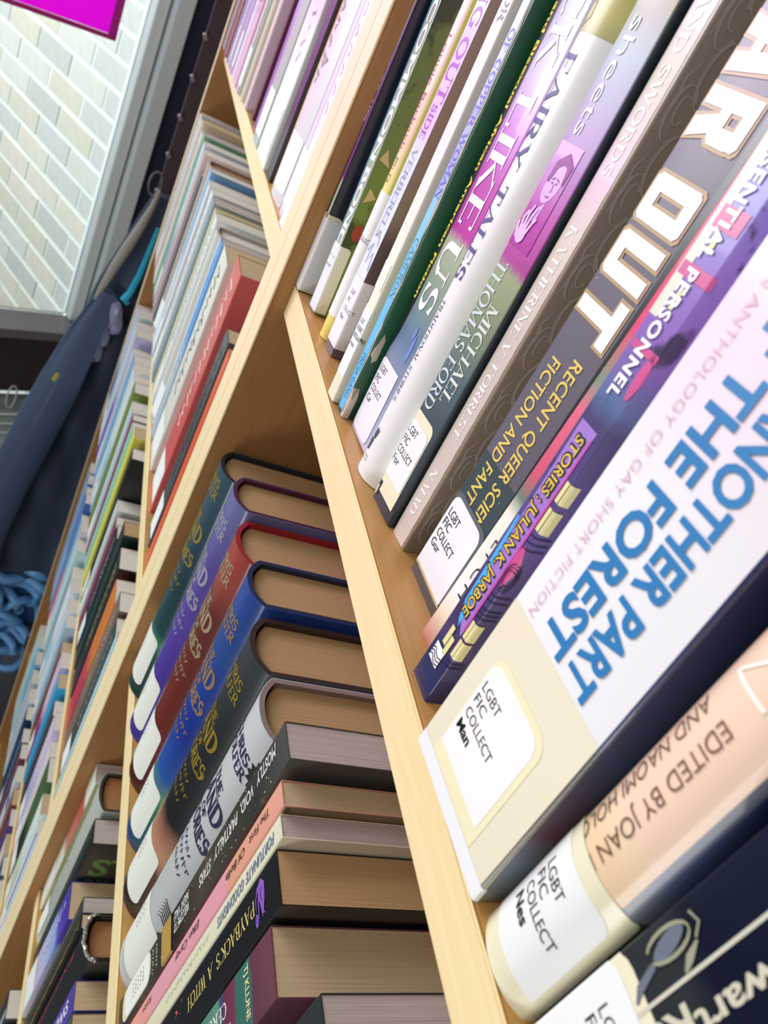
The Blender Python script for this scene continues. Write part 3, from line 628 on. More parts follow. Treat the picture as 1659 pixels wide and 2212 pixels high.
b.wrap('label_lettering', m2_join(*[hor(line(t, .0030, l, bold=bo), .0089, z) for t, l, z, bo in (('LGBT', .0096, .0294, .0), ('FIC', .0060, .0252, .0), ('COLLECT', .0158, .0208, .0), ('Man', .0072, .0163, .03))]), mat('#121218'), 3)

b = Book(.3862, .0110, 0, .0215, .228, .15, 'paper', ramp_mat([(0, '#e6e0c0'), (.038, '#e6e0c0'), (.0385, '#e8c8a0'), (.05, '#ecd0b0'), (.0505, '#efcdb4'), (.228, '#f0d0ba')], 2, .3, .6),
         'c', yaw=0, lean=0, label='peach paperback with a rounded spine, EDITED BY JOAN in brown capitals', group=G1, bulge=.004)
b.wrap('cover_print', mm(m2_rrect(19.3, 120, 38, 228)), ramp_mat([(.03, '#8f8f8a'), (.05, '#4c5878'), (.075, '#16203f'), (.228, '#0e1836')], 2, .25, .7), 1)
b.wrap('cover_print', mm(m2_rrect(21.4, 120, 0, 38)), mat('#4b4f48', .25, .7), 1)
b.wrap('spine_lettering', m2_join(vert(line("EDITED BY JOAN NESTLE", .0038, .056, bold=-.008), .0086, .0785), vert(line("AND NAOMI HOLOCH", .0038, .047, bold=-.008), .0018, .0775)), mat('#6d4c40', .4), 2)
b.wrap('spine_lettering', vert(line("WOMEN", .0110, .100, bold=-.028, res=4), .0030, .1850), mat('#f6ece2', .4), 2)
b.wrap('label_tape', mm(m2_rrect(-.6, 23.5, 0, 38.5, 3, corners=(0, 0, 1, 0))), mat('#e9e3c2', .25, .5), 3, 'cream tape round the label')
b.wrap('spine_label', mm(m2_rrect(-.7, 20.6, 5.6, 34.2, 3, corners=(0, 0, 1, 0))), mat('#ecebea', .4, .2), 4, 'white call number label')
b.wrap('label_lettering', m2_join(*[hor(line(t, .0031, l, bold=bo), .0032, z) for t, l, z, bo in (('LGBT', .0086, .0258, .0), ('FIC', .0056, .0218, .0), ('COLLECT', .0140, .0176, .0), ('Nes', .0066, .0133, .02))]), mat('#121218'), 5)

b = Book(.4110, .0125, 0, .0300, .228, .15, 'paper', ramp_mat([(0, '#26282a'), (.05, '#2c2f33'), (.056, '#0d1226'), (.1, '#10182f'), (.228, '#16233c')], 2, .25, .7, noise=.01, nscale=80), 'w', yaw=0, lean=0,
         label='black paperback with cream lettering at the lower right corner of the picture', group=G1)
b.wrap('spine_stripe', mm(m2_rrect(9.6, 10.3, 33, 228)), mat('#cfcbbb', .4), 2, 'cream rule')
b.wrap('spine_print', mm(m2_join(m2_ell(4.2, 46, 1.5, 4.6, 14, .2), m2_ribbon([(5.5, 41), (7, 36), (8.6, 34)], [1.2, 1.6, .6]))), mat('#6c7280', .4), 2, 'grey leaf shapes')
b.wrap('spine_print', mm(m2_join(m2_arc(4.2, 46, 2.2, 5.6, -60, 250, .7, .4), m2_ribbon([(6.6, 52), (8.0, 49), (9.4, 47)], [.4, 1.6, .6]), m2_ribbon([(2.4, 53), (4.6, 54), (6.2, 52)], .5))), mat('#9c9c82', .4), 3)
b.wrap('spine_lettering', m2_join(vert(line("Stewart", .0042, .030, bold=.02), .0145, .0745), vert(line("Ruff", .0048, .017, bold=.02), .0125, .0440), vert(line("by", .0060, .010, bold=.02), .0205, .0520)), mat('#cfc8b2', .4), 2)
b.lab(-.0005, .0240, .0030, .0330, None, halo=(-.001, .0262, .0005, .0362), col='#edebec', r=.004)
b.wrap('label_lettering', m2_join(*[hor(line(t, .0031, l), .0052, z) for t, l, z in (('LGBT', .0094, .0245), ('FIC', .0060, .0204), ('COLLECT', .0150, .0162), ('Rof', .0072, .0118))]), mat('#121218'), 3)

# ---- lower shelf, near case (z = ZB): a hardback series and six paperbacks -------------
G2 = 'books standing on the lower shelf, page edges showing'
def series(x, y, wd, h, jacket, board, ink, ribbonlab, art=None, lab_z=(10, 58), blotch=None, rough=.32, endp='#d8cdb8', title_y=146):
    b = Book(x, y, ZB, wd, h, .150, 'hard', jacket, 't', board=board, label=ribbonlab, group=G2, bulge=.0078, rough=rough)
    k = wd/.034
    im = mat(ink, .35, .2, .35 if ink not in ('#2c3250',) else 0)
    L = [hor(line("CHRIS", .0062, .0210*k, True, .04), .0065*k, .1905), hor(line("COLFER", .0062, .0235*k, True, .04), .0055*k, .1825)]
    b.wrap('spine_lettering', m2_join(*L), im, 2)
    T = [hor(line("THE", .0056, .0120*k, True, .05), .0110*k, (title_y+15)*MM), hor(line("LAND", .0120, .0260*k, True, .07), .0040*k, (title_y+.5)*MM),
         hor(line("OF", .0048, .0080*k, True, .05), .0135*k, (title_y-6.2)*MM), hor(line("STORIES", .0100, .0265*k, True, .06), .0040*k, (title_y-18.5)*MM)]
    T.append(([(a*k, c) for a, c in mm(m2_join(m2_arc(5.5, title_y-1, 2.6, 4.2, 90, 300, .7, .4), m2_arc(28, title_y-15, 2.8, 3.6, -120, 60, .7, .4), m2_ribbon([(9, title_y+12.8), (17, title_y+14.2), (26, title_y+13)], [.3, .9, .3])))[0]], m2_join(m2_arc(5.5, 0, 1, 1, 90, 300, 1, 1), m2_arc(0, 0, 1, 1, -120, 60, 1, 1), m2_ribbon([(9, 1), (17, 2), (26, 1)], 1))[1]))
    b.wrap('spine_title', m2_join(*T), im, 2, 'raised foil title')
    b.wrap('spine_lettering', m2_join(hor(scribble(6, .0048, .018*k, 5), .008*k, .1160), hor(scribble(8, .0050, .025*k, 6), .0045*k, .1080), hor(scribble(6, .0048, .018*k, 7), .008*k, .1000)), im, 2)
    b.wrap('spine_label', mm(m2_rrect(-1.5, wd*1000*.93, lab_z[0], lab_z[1], 4.5, corners=(1, 1, 1, 1))), mat('#e6e7df', .4, .2), 2, 'white call number label')
    b.wrap('label_lettering', m2_join(*[hor(scribble(4, .0022, .011, 20+i), .009, (lab_z[1]-12-4.2*i)*MM) for i in range(4)]), mat('#6b6f6c'), 3)
    return b
b = series(.0235, .0058, .0355, .203, ramp_mat([(0, '#1d3a38'), (.05, '#23443f'), (.062, '#3f7f5f'), (.07, '#23454a'), (.12, '#223c46'), (.2, '#38505c')], 2, .3, .5, noise=.012, nscale=70), '#14202a', '#a8954e', 'dark teal hardback with a gold foil title, leftmost of the hardback series')
b.wrap('spine_print', mm(m2_join(m2_poly([(6, 60), (9, 66), (8, 58)]), m2_poly([(11, 62), (15, 70), (14, 60)]))), mat('#5fae84', .4), 1)
b = series(.0640, .0085, .0355, .2125, ramp_mat([(0, '#40308a'), (.08, '#4b3796'), (.12, '#56419c'), (.17, '#584c94'), (.21, '#666c9c')], 2, .3, .5, noise=.01, nscale=50), '#4d1f3c', '#b9b6cc', 'purple hardback with a silver foil title, second of the hardback series')
b.wrap('spine_print', mm(m2_join(*[m2_ribbon([(5+i*2.4, 60+i*3), (9+i*2, 66-i), (12+i*2, 58+i*2), (17+i, 64)], .4) for i in range(5)], m2_ribbon([(4, 52), (12, 57), (20, 50), (28, 56)], .9))), mat('#2e2168', .4), 1)
b = series(.1005, .0100, .0385, .2075, ramp_mat([(0, '#3c1512'), (.06, '#6a2620'), (.11, '#6a2820'), (.165, '#642e2a'), (.19, '#94453a'), (.207, '#9a4238')], 2, .3, .5, noise=.012, nscale=60), '#a01e2c', '#c0a888', 'dark red hardback with a pale gold foil title, third of the hardback series')
b.wrap('spine_print', mm(m2_join(m2_ribbon([(3, 160), (5, 170), (4, 180), (8, 190)], [.6, 1.8, 1.2, .4]))), mat('#e0704a', .4), 1)
b = series(.1450, .0105, .0355, .2165, ramp_mat([(0, '#1d2a78'), (.05, '#2f6a4c'), (.066, '#5f8f5a'), (.078, '#2a55a0'), (.12, '#1a2f8c'), (.165, '#234296'), (.18, '#2c4a8c'), (.217, '#2a4690')], 2, .3, .5, noise=.02, nscale=45), '#232a4a', '#b08f6e', 'blue and green hardback with a copper foil title, fourth of the hardback series')
b.wrap('spine_print', mm(m2_join(m2_ell(6.5, 166, 3.4, 8.5, 18, -.25))), mat('#e3e4a0', .4), 1, 'pale yellow glow')
b = series(.1840, .0105, .0370, .2130, ramp_mat([(0, '#17181b'), (.05, '#5a3a2c'), (.063, '#c08a6c'), (.078, '#9a6a56'), (.09, '#1c1e20'), (.16, '#26292b'), (.213, '#363c40')], 2, .3, .5, noise=.01, nscale=50), '#3a2a26', '#a48a35', 'black hardback with a gold foil title and an orange glow, fifth of the hardback series')
b = series(.2240, .0110, .0385, .2150, ramp_mat([(0, '#bdbdbb'), (.1, '#b9babb'), (.215, '#c3c4c6')], 2, .35, .4, noise=.03, nscale=30), '#8d7a78', '#2c3250', 'pale grey hardback with a dark blue title and drawn trees, last of the hardback series', title_y=147)
b.wrap('spine_print', mm(m2_join(m2_ribbon([(1, 174), (1.5, 166), (4, 160), (9, 156)], [.3, 1.5, 1.0, .2]), m2_ribbon([(3, 163), (8, 160), (12, 158)], [.4, 1.4, .2]))), mat('#4b4a44', .5), 2, 'flying bird')
b.wrap('spine_print', mm(m2_ell(3.4, 163, .8, .9)), mat('#b06a3a', .5), 3)
pts = []; 
for i in range(26):
    a = i/26*2*math.pi; r = 6.5+(1.6 if i % 2 else -.6); pts.append((38.5+r*.9*math.cos(a), 192+r*math.sin(a)*1.2))
tree = [m2_ribbon([(38, z) if i % 2 else (33+rr.random()*2.5, z) for i, z in enumerate(range(84, 184, 3))], 2.6)]
b.wrap('spine_print', mm(m2_join(([p for p in pts], [tuple(range(26))]), m2_ribbon([(37.4+.8*math.sin(z*.7), z) for z in range(70, 186, 4)], 2.2))), mat('#1a1b22', .5), 1, 'black drawn thorns')
b.wrap('spine_print', mm(m2_join(*[m2_ribbon([(37, 66+2.2*i), (31-i*.4, 69+2.5*i), (28, 66+2.6*i)], [1.4, .8, .2]) for i in range(6)], m2_poly([(28, 52), (33, 54), (34, 60), (38, 60), (38, 48), (31, 46), (29, 48)]), m2_poly([(26, 38), (29, 41), (38, 42), (38, 32), (30, 33), (26, 35)]))), mat('#22221f', .5), 1, 'black drawn branches')
b.wrap('spine_print', mm(m2_join(m2_poly([(1, 62), (4, 58), (6, 66), (7, 76), (4, 82), (3.2, 74)]), m2_ribbon([(4, 60), (8, 52), (7, 46)], [1.2, .5, .2]), m2_ribbon([(5, 70), (10, 68)], .5))), mat('#7fb83e', .5), 1, 'green leaf')

def pb(x, wd, h, cov, lab, y=.0125, pages='g', **k):
    return Book(x, y, ZB, wd, h, .14, 'paper', cov, pages, label=lab, group=G2, **k)
b = pb(.2645, .0175, .2345, ramp_mat([(0, '#2e2a24'), (.05, '#4b463e'), (.09, '#1a1716'), (.13, '#4a4234'), (.2, '#33332e'), (.2345, '#4a4a48')], 2, .35, .4, blotch=('#5a5244', 60, .6)), 'tall black paperback with white MOSTLY VOID lettering and a gold band', y=.0125)
b.wrap('star_specks', mm(m2_join(*[m2_ell(rr.uniform(1, 17), rr.uniform(60, 228), k, k, 5) for k in [rr.choice((.2, .3, .45)) for _ in range(50)]])), mat('#d8cc9c', .5), 1)
sh = .25
b.wrap('spine_lettering', m2_join(vert(line("MOSTLY", .0054, .0215, bold=.02, shear=sh), .0030, .2245), vert(line("VOID,", .0054, .0145, bold=.02, shear=sh), .0042, .1990), vert(line("PARTIALLY", .0054, .030, bold=.02, shear=sh), .0046, .1810), vert(line("STARS", .0054, .0160, bold=.02, shear=sh), .0056, .1470)), mat('#d8d6d2', .4), 2)
b.wrap('spine_lettering', m2_join(vert(line("WELCOME TO", .0044, .022, bold=.02, shear=sh), .0082, .1165), vert(line("NIGHT VALE", .0044, .022, bold=.02, shear=sh), .0030, .1165)), mat('#d8d6d2', .4), 2)
b.wrap('gold_band', mm(m2_rrect(-.4, 17.9, 75, 90, 0)), mat('#b8944c', .4, .3), 2, 'gold band')
b.wrap('spine_print', m2_join(hor(scribble(6, .003, .011, 31), .003, .066), hor(scribble(7, .003, .012, 32), .003, .060)), mat('#c9c4b4', .5), 2)
b.lab(.0002, .0150, .0130, .0560, None, halo=(-.0003, .0155, .0075, .0570), col='#ecebe4', r=.005, corners=(1, 1, 1, 1))
b.wrap('label_lettering', m2_join(*[hor(scribble(4, .0022, .008, 40+i), .003, (44-4.4*i)*MM) for i in range(5)]), mat('#5b5f60'), 3)

b = pb(.2850, .0110, .2255, ramp_mat([(0, '#e2a092'), (.055, '#e39a92'), (.058, '#dc9aa6'), (.164, '#dd98a4'), (.166, '#d99a80'), (.2255, '#dd9c88')], 2, .45, .25), 'slim pink paperback with handwritten black lettering on its spine', pages='c')
b.wrap('spine_lettering', m2_join(vert(line("The First", .0032, .021, shear=.3), .0030, .2120), vert(line("Of Bella", .0032, .022, shear=.3), .0032, .1860)), mat('#3a2622', .5), 2)
b.wrap('spine_lettering', vert(line("Ellen Carey", .0032, .034, shear=.3), .0030, .1300), mat('#3a2226', .5), 2)
b.wrap('spine_lettering', vert(line("fiction", .0030, .014, shear=.3), .0030, .0600), mat('#5a3a36', .5), 2)
b.wrap('cover_print', mm(m2_join(*[m2_rrect(11.6, 13.5+rr.random()*1.2, z, z+2.4) for z in range(6, 224, 4)])), mat('#584a3c', .5), 2)
b.wrap('page_edge_print', mm(m2_rrect(11.2, 100, 0, 225)), mat('#8f7a5c', .5), 1)
b = pb(.2968, .0095, .2215, ramp_mat([(0, '#d5d0b4'), (.1, '#d9d4ba'), (.2215, '#dcd6bc')], 2, .45, .25), 'slim cream paperback with slanted blue grey lettering on its spine', pages='g')
b.wrap('spine_lettering', m2_join(vert(line("FORTUNATE", .0042, .030, bold=.02, shear=.3), .0030, .2150), vert(line("GOODNIGHTS", .0042, .031, bold=.02, shear=.3), .0030, .1830)), mat('#76839c', .5), 2)
b.wrap('spine_lettering', vert(scribble(14, .0028, .060, 9), .0032, .1420), mat('#b7b6a6', .5), 2)
b.wrap('spine_lettering', vert(line("PRESS", .0030, .014, bold=.0), .0032, .0560), mat('#a9aa9e', .5), 2)
b = pb(.3068, .0208, .2150, mat('#1a1b1d', .3, .4), 'black paperback with cream PAYBACK\'S A WITCH lettering and a purple hand', pages='t')
b.wrap('spine_lettering', m2_join(vert(line("PAYBACK'S", .0056, .0420, True), .0066, .1920), vert(line("A", .0056, .0065, True), .0066, .1460), vert(line("WITCH", .0056, .0225, True), .0066, .1370)), mat('#cdbb74', .4), 2)
b.wrap('spine_lettering', vert(line("IN LOVE", .0048, .026, True), .0066, .0900), mat('#b09a58', .4), 2)
b.wrap('hand_print', mm(m2_join(m2_poly([(2, 199), (5, 202.5), (10, 202), (14.6, 200.5), (16, 201.5), (15.2, 198.8), (9.6, 197), (4.8, 195.6)]), m2_ribbon([(5, 199), (10, 200.4), (16.5, 199.4)], [1.4, 1.2, .4]), m2_ribbon([(5, 197), (10, 196.0), (15.5, 195.6)], [1.2, 1.0, .4]), m2_ribbon([(4, 196), (8, 193.6), (12, 193.4)], [1.0, .8, .3]), m2_ell(15.4, 193.8, 2.4, 1.5))), mat('#8a5cc0', .35, .3), 2, 'purple hand drawing')
b.wrap('hand_lines', mm(m2_join(m2_ribbon([(5.5, 199.6), (7.6, 198.2), (10.6, 199.4)], .35), m2_ribbon([(14, 194.2), (15.4, 193.4), (16.6, 194)], .3))), mat('#2a1a44', .4), 3)
b.wrap('star_specks', mm(m2_join(m2_poly([(5, 97), (6, 99.4), (7.5, 97.4), (6.4, 101), (4.8, 99.6)]))), mat('#cf5a48', .4), 2)
b.wrap('star_specks', mm(m2_join(m2_ell(3.6, 106, .8, .5), m2_ell(8, 104, .5, .4), m2_ell(11, 99, .4, .4))), mat('#9a5ca0', .4), 2)
b = pb(.3290, .0238, .2045, ramp_mat([(0, '#2e5f5a'), (.05, '#4a7a6c'), (.10, '#2c3d66'), (.13, '#4a7468'), (.152, '#5f8a7c'), (.156, '#33406c'), (.160, '#6a2f48'), (.166, '#6e3148'), (.1705, '#6a3a4c'), (.1715, '#35665c'), (.186, '#376a60'), (.1875, '#5e3646'), (.2045, '#6a3e4c')], 2, .4, .25, noise=.006, nscale=90), 'wide paperback banded in teal and maroon, TJ KLUNE across its spine', pages='c')
b.wrap('spine_lettering', hor(line("TJ KLUNE", .0040, .0180, bold=.02), .0020, .1785), mat('#ded6a4', .4), 2)
b.wrap('spine_lettering', m2_join(vert(line("THE HOUSE IN THE", .0042, .058, True), .0135, .1640), vert(line("CERULEAN SEA", .0054, .058, True), .0045, .1590)), mat('#e8e4de', .4), 2)
b = pb(.3620, .0300, .2290, ramp_mat([(0, '#1c2226'), (.229, '#2b3032')], 2, .4, .3), 'large black paperback with grey lilac pages at the bottom of the picture', pages='g', y=.016)

# ---- lowest visible shelf, near case (z = ZC) -------------------------------------------
G3 = 'books on the third shelf down, lower left'
def q3(x, w_, h_, cov, lab, kind='paper', y=.013, pages='g', **k):
    return Book(x, y, ZC, w_, h_, .14, kind, cov, pages, label=lab, group=G3, **k)
def lettering(b, col, z1, z0, s0, cap, seed, style='v'):
    n = max(3, int((z1-z0)/cap/0.9))
    b.wrap('spine_lettering', vert(scribble(n, cap, z1-z0, seed), s0, z1), mat(col, .5), 2)
b = q3(.0235, .0190, .200, ramp_mat([(0, '#dfe2d6'), (.09, '#d8dcd0'), (.1, '#c98074'), (.16, '#c0544a'), (.17, '#dfe6dc'), (.2, '#d8e2d4')], 2, .4, .3), 'pale paperback with red and green spine bands and an olive green side', board=None)
b.wrap('cover_print', mm(m2_rrect(19.2, 130, 0, 200)), mat('#a3a06c', .5), 1)
b.wrap('spine_label', mm(m2_rrect(-.5, 17, 8, 60, 3, corners=(1, 1, 1, 1))), mat('#eceee8', .4), 2)
b = q3(.0440, .0360, .2180, ramp_mat([(0, '#b9beb6'), (.06, '#a6aca6'), (.218, '#b4b9b2')], 2, .35, .4, noise=.01), 'grey white hardback with a creased paper jacket and dark lettering', 'hard', board='#3a332e', bulge=.005, pages='b')
b.wrap('spine_lettering', m2_join(vert(scribble(12, .007, .11, 5), .010, .200), vert(scribble(10, .005, .07, 6), .011, .080)), mat('#55605c', .5), 2)
b.wrap('cover_print', mm(m2_poly([(42, 196), (60, 214), (80, 200), (58, 190)])), mat('#b9ac2a', .5), 1)
b.wrap('cover_print', mm(m2_rrect(60, 120, 120, 200)), mat('#15151a', .5), 1)
b.wrap('spine_label', mm(m2_rrect(-1.5, 26, 8, 50, 4, corners=(1, 1, 1, 1))), mat('#e6e9e2', .4), 3)
b = q3(.0830, .0210, .2130, mat('#1c2220', .35, .4), 'black paperback with big green STO letters on its side and teal spine print')
b.wrap('spine_lettering', vert(scribble(22, .009, .170, 8), .004, .208), mat('#2f6a66', .4), 2)
b.wrap('cover_lettering', hor(line("STO", .0230, .062, bold=.03), .0265, .1700), mat('#62824a', .4), 1)
b.wrap('cover_lettering', hor(line("RY BOX", .0100, .060, bold=.03), .0265, .1540), mat('#4d6a3c', .4), 1)
b = q3(.1060, .0300, .1630, ramp_mat([(0, '#cfd9d4'), (.045, '#cfc4d8'), (.06, '#c8b4d4'), (.09, '#b4b6dc'), (.125, '#8fa4dc'), (.14, '#5a46b4'), (.163, '#4a38a4')], 2, .4, .3, noise=.02, nscale=80), 'paperback fading from violet to pale blue and pink with a white label', pages='c', y=.010)
b.wrap('spine_lettering', vert(scribble(9, .010, .100, 15), .008, .150), mat('#e4e4ec', .4), 2)
b.lab(-.0003, .0290, .0080, .0480, None, col='#e6ebe6')
b = q3(.1375, .0120, .1985, mat('#3a3c3c', .4), 'slim charcoal paperback with pinkish grey pages')
lettering(b, '#a89a60', .19, .02, .002, .005, 21)
b = q3(.1510, .0105, .2000, mat('#1a1a18', .4), 'slim black paperback with gold lettering down its spine', pages='c')
lettering(b, '#b09c4c', .195, .015, .002, .006, 22)
b = q3(.1625, .0310, .2200, mat('#232425', .35, .3), 'black hardback with red lettering and a crinkled silver jacket edge', 'hard', board='#0e0e10', bulge=.005, pages='b', y=.012)
b.wrap('spine_lettering', vert(scribble(13, .0085, .150, 23), .008, .195), mat('#b0424e', .4), 2)
cr = []
for i in range(40):
    t = i/39; s_ = -2+t*35; p = b.pt(s_*MM if 0 <= s_ <= 31 else (s_*MM)); cr.append((p[0], p[1]-.0006+rr.random()*.0012, .2205+rr.random()*.0022))
obj('jacket_edge', tube_bm(cr, .0013, 5), mat('#cfd0c8', .18, .2, .7), b.root)['label'] = 'crinkled silver jacket edge'
b.wrap('cover_print', mm(m2_rrect(31.4, 130, 0, 214)), mat('#20302a', .4), 1)
b = q3(.1965, .0190, .2000, ramp_mat([(0, '#7fae5a'), (.1, '#6f9a6c'), (.12, '#5a48a8'), (.2, '#54409c')], 2, .4, .3), 'violet paperback with white capitals and a green lower spine', pages='c')
b.wrap('spine_lettering', vert(line("SWEET", .0080, .055, bold=.02), .005, .185), mat('#dfe0ee', .4), 2)
b = q3(.2170, .0300, .2000, mat('#3d5a48', .4), 'thick green paperback with brownish pages at the bottom left', pages='c')
lettering(b, '#cfd6c4', .19, .05, .008, .009, 24)
b = q3(.2490, .0350, .2050, mat('#6a3a34', .4), 'brown red paperback, last one seen on the third shelf down')
lettering(b, '#d6c6b4', .19, .05, .008, .009, 25)

# ---- the far case: rows of books, listed from the double upright outwards ------------------
ORD = ['first', 'second', 'third', 'fourth', 'fifth', 'sixth', 'seventh', 'eighth', 'ninth', 'tenth', 'eleventh', 'twelfth', 'thirteenth', 'fourteenth', 'fifteenth', 'sixteenth', 'seventeenth', 'eighteenth', 'nineteenth', 'twentieth', 'twenty-first', 'twenty-second', 'twenty-third', 'twenty-fourth', 'twenty-fifth', 'twenty-sixth', 'twenty-seventh', 'twenty-eighth', 'twenty-ninth', 'thirtieth']
def row(items, z, where, group, sd, end_x=-.8787, right=-.0225):
    """items: (left x, width, height, y, colour name, cover hex, accent hex, style, pages)"""
    r = random.Random(sd); lim = right
    for i, it in enumerate(items):
        x, wd, h, y, cn, cv, ac, st, pg = it
        if x+wd > lim-.0003: x = lim-.0003-wd
        if x < end_x: break
        lim = x; y = y*(1-max(0, min(1, (-x-.25)/.5)))+.0012
        kind = 'hard' if 'h' in st else 'paper'
        lab = f"{cn} {'hardback' if kind == 'hard' else 'paperback'}, {ORD[i]} from the double upright, {where}"
        cov = mat(cv, .4, .3) if 'g' not in st else ramp_mat([(0, cv), (h*.45, cv), (h*.6, ac), (h, ac)], 2, .4, .3, noise=.02, nscale=60)
        b = Book(x, y, z, wd, h, .13+r.random()*.02, kind, cov, pg, label=lab, group=group, fine=False, bulge=(.004 if kind == 'hard' else None),
                 yaw=r.uniform(-1, 1), board=(ac if kind == 'hard' else None))
        if 't' in st:
            b.wrap('spine_lettering', vert(scribble(int(h*55), wd*.42, h*.60, r.randint(0, 999)), wd*.28, h*.94), mat(ac, .5), 2)
        if 's' in st:
            b.wrap('spine_stripe', m2_rrect(wd*.60, wd*.88, 0, h), mat(ac, .5), 1)
        if 'b' in st:
            b.wrap('spine_band', m2_rrect(-.0002, wd+.0002, h*.62, h*.78), mat(ac, .5), 1)
        if 'l' in st:
            b.wrap('spine_label', m2_rrect(-.0003, wd*.95, .008, .048, .002, corners=(1, 1, 1, 1)), mat('#edeeee', .45, .2), 3)
A2 = [(-.050, .022, .21, .012, 'white', '#e8e6ea', '#9a96a0', 'tl', 'w'), (-.092, .020, .215, .010, 'slim white', '#eceaee', '#b4a8c0', 'tl', 'w'), (-.120, .022, .21, .013, 'lilac white', '#dcd4e8', '#8a62a8', 'sl', 'w'),
      (-.180, .052, .235, .0105, 'thick pale grey', '#d3d1d0', '#8c8680', 'htl', 'w'), (-.188, .007, .21, .014, 'thin peach', '#e6c4a4', '#e0a080', 'g', 'c'),
      (-.214, .025, .22, .011, 'black', '#0e0e12', '#2a2a30', '', 'w'), (-.283, .062, .23, .009, 'thick white and pink', '#ecebe6', '#e6c8e0', 'gtl', 'w'), (-.326, .036, .20, .009, 'grey green', '#a8b4a8', '#c8d0cc', 'bl', 'w'),  # thick white book's pink top is magenta light put into its colour
      (-.352, .018, .21, .014, 'pink', '#e2b4d8', '#b45cb0', 's', 'w'), (-.385, .028, .21, .018, 'purple', '#8a3fa0', '#b888dc', 'g', 'w'), (-.425, .014, .21, .020, 'maroon', '#5a2a2c', '#7a4038', '', 'c'),
      (-.470, .022, .22, .014, 'pale pink', '#e4c8d8', '#d0b4a0', 's', 'c'), (-.505, .022, .22, .012, 'cream', '#d8d2b8', '#b4a080', 's', 'c'), (-.545, .030, .23, .008, 'pale grey', '#cfccc8', '#6a6862', 'sl', 'w'),
      (-.590, .036, .22, .006, 'rose', '#dca8c4', '#b4508c', 'tg', 'w'), (-.625, .028, .21, .008, 'white and pink', '#ecdcec', '#d890b8', 'tb', 'w'), (-.655, .020, .22, .006, 'lilac', '#c8b4e4', '#8a78b8', 'sl', 'w'),
      (-.680, .018, .21, .010, 'mauve', '#b088a8', '#dcc8e0', 't', 'w'), (-.705, .018, .22, .006, 'white', '#e6e0ec', '#8a80b0', 'sl', 'w'), (-.735, .020, .20, .010, 'violet', '#9a84c0', '#e0d8ec', 't', 'w'),
      (-.790, .035, .20, .014, 'brown', '#9a5a3c', '#8a8078', 'b', 'c'), (-.860, .050, .18, .030, 'grey brown', '#8c857e', '#a8745a', '', 'c')]
row(A2, 0.0, 'upper shelf of far bookcase', 'books on the upper shelf of the far bookcase', 11)
B2 = [(-.040, .012, .215, .011, 'torn white', '#eeece8', '#ccc8c0', 'l', 'w'), (-.108, .022, .213, .013, 'orange', '#d8603c', '#c2421c', 's', 'c'), (-.142, .026, .214, .013, 'dark grey', '#4c4a50', '#2a282c', 'tl', 'c'),
      (-.215, .046, .250, .013, 'coral red', '#cc5a58', '#eccfc8', 'tl', 'c'), (-.290, .052, .231, .012, 'cream, closely lettered', '#dcd8d0', '#8a8478', 'tl', 'c'), (-.322, .022, .226, .012, 'pale blue', '#b0bccc', '#5c9ad8', 'gt', 'g'),
      (-.366, .038, .223, .010, 'thick white', '#dcdad4', '#b8b4ac', 'hsl', 'w'), (-.400, .024, .225, .012, 'blue and white lettered', '#dcdcdc', '#50639c', 'tl', 'w'), (-.416, .010, .225, .012, 'thin cream', '#d8cfa8', '#c0b080', '', 'c'),
      (-.450, .026, .226, .011, 'grey blue', '#8c9ca4', '#6a7a84', 's', 'g'), (-.482, .024, .226, .011, 'white', '#dcdce0', '#8888a0', 'tl', 'w'), (-.520, .030, .224, .010, 'pale grey', '#c8c4c8', '#e8e4e8', 'sl', 'w'),
      (-.545, .018, .231, .011, 'blue white', '#c8dce8', '#7ab0e0', 'g', 'w'), (-.590, .034, .229, .011, 'pinkish white', '#d8ccc8', '#a89488', 'hsl', 'b'), (-.620, .022, .205, .012, 'slate', '#565a68', '#3a3c48', 't', 'g'),
      (-.655, .026, .224, .010, 'rose white', '#dcc8c4', '#b02a38', 's', 'w'), (-.690, .026, .226, .010, 'blue grey', '#9cacc8', '#c8d4e4', 'gl', 'w'), (-.722, .024, .230, .010, 'green', '#7cac80', '#3c6a4c', 't', 'g'),
      (-.756, .026, .224, .010, 'white', '#e0e0e4', '#9c9ca8', 'tl', 'w'), (-.790, .026, .232, .011, 'peach', '#e0c4a8', '#b42a38', 's', 'c'), (-.825, .026, .226, .010, 'silver', '#b8bcc8', '#e4e8f0', 'sl', 'g'), (-.852, .025, .228, .010, 'pale', '#d8d4d0', '#a8a4a0', 'l', 'g'), (-.8782, .025, .222, .010, 'pale pink', '#d8c8cc', '#b8a4a8', 's', 'g')]
row(B2, ZB, 'second shelf of far bookcase', 'books on the second shelf of the far bookcase', 12)
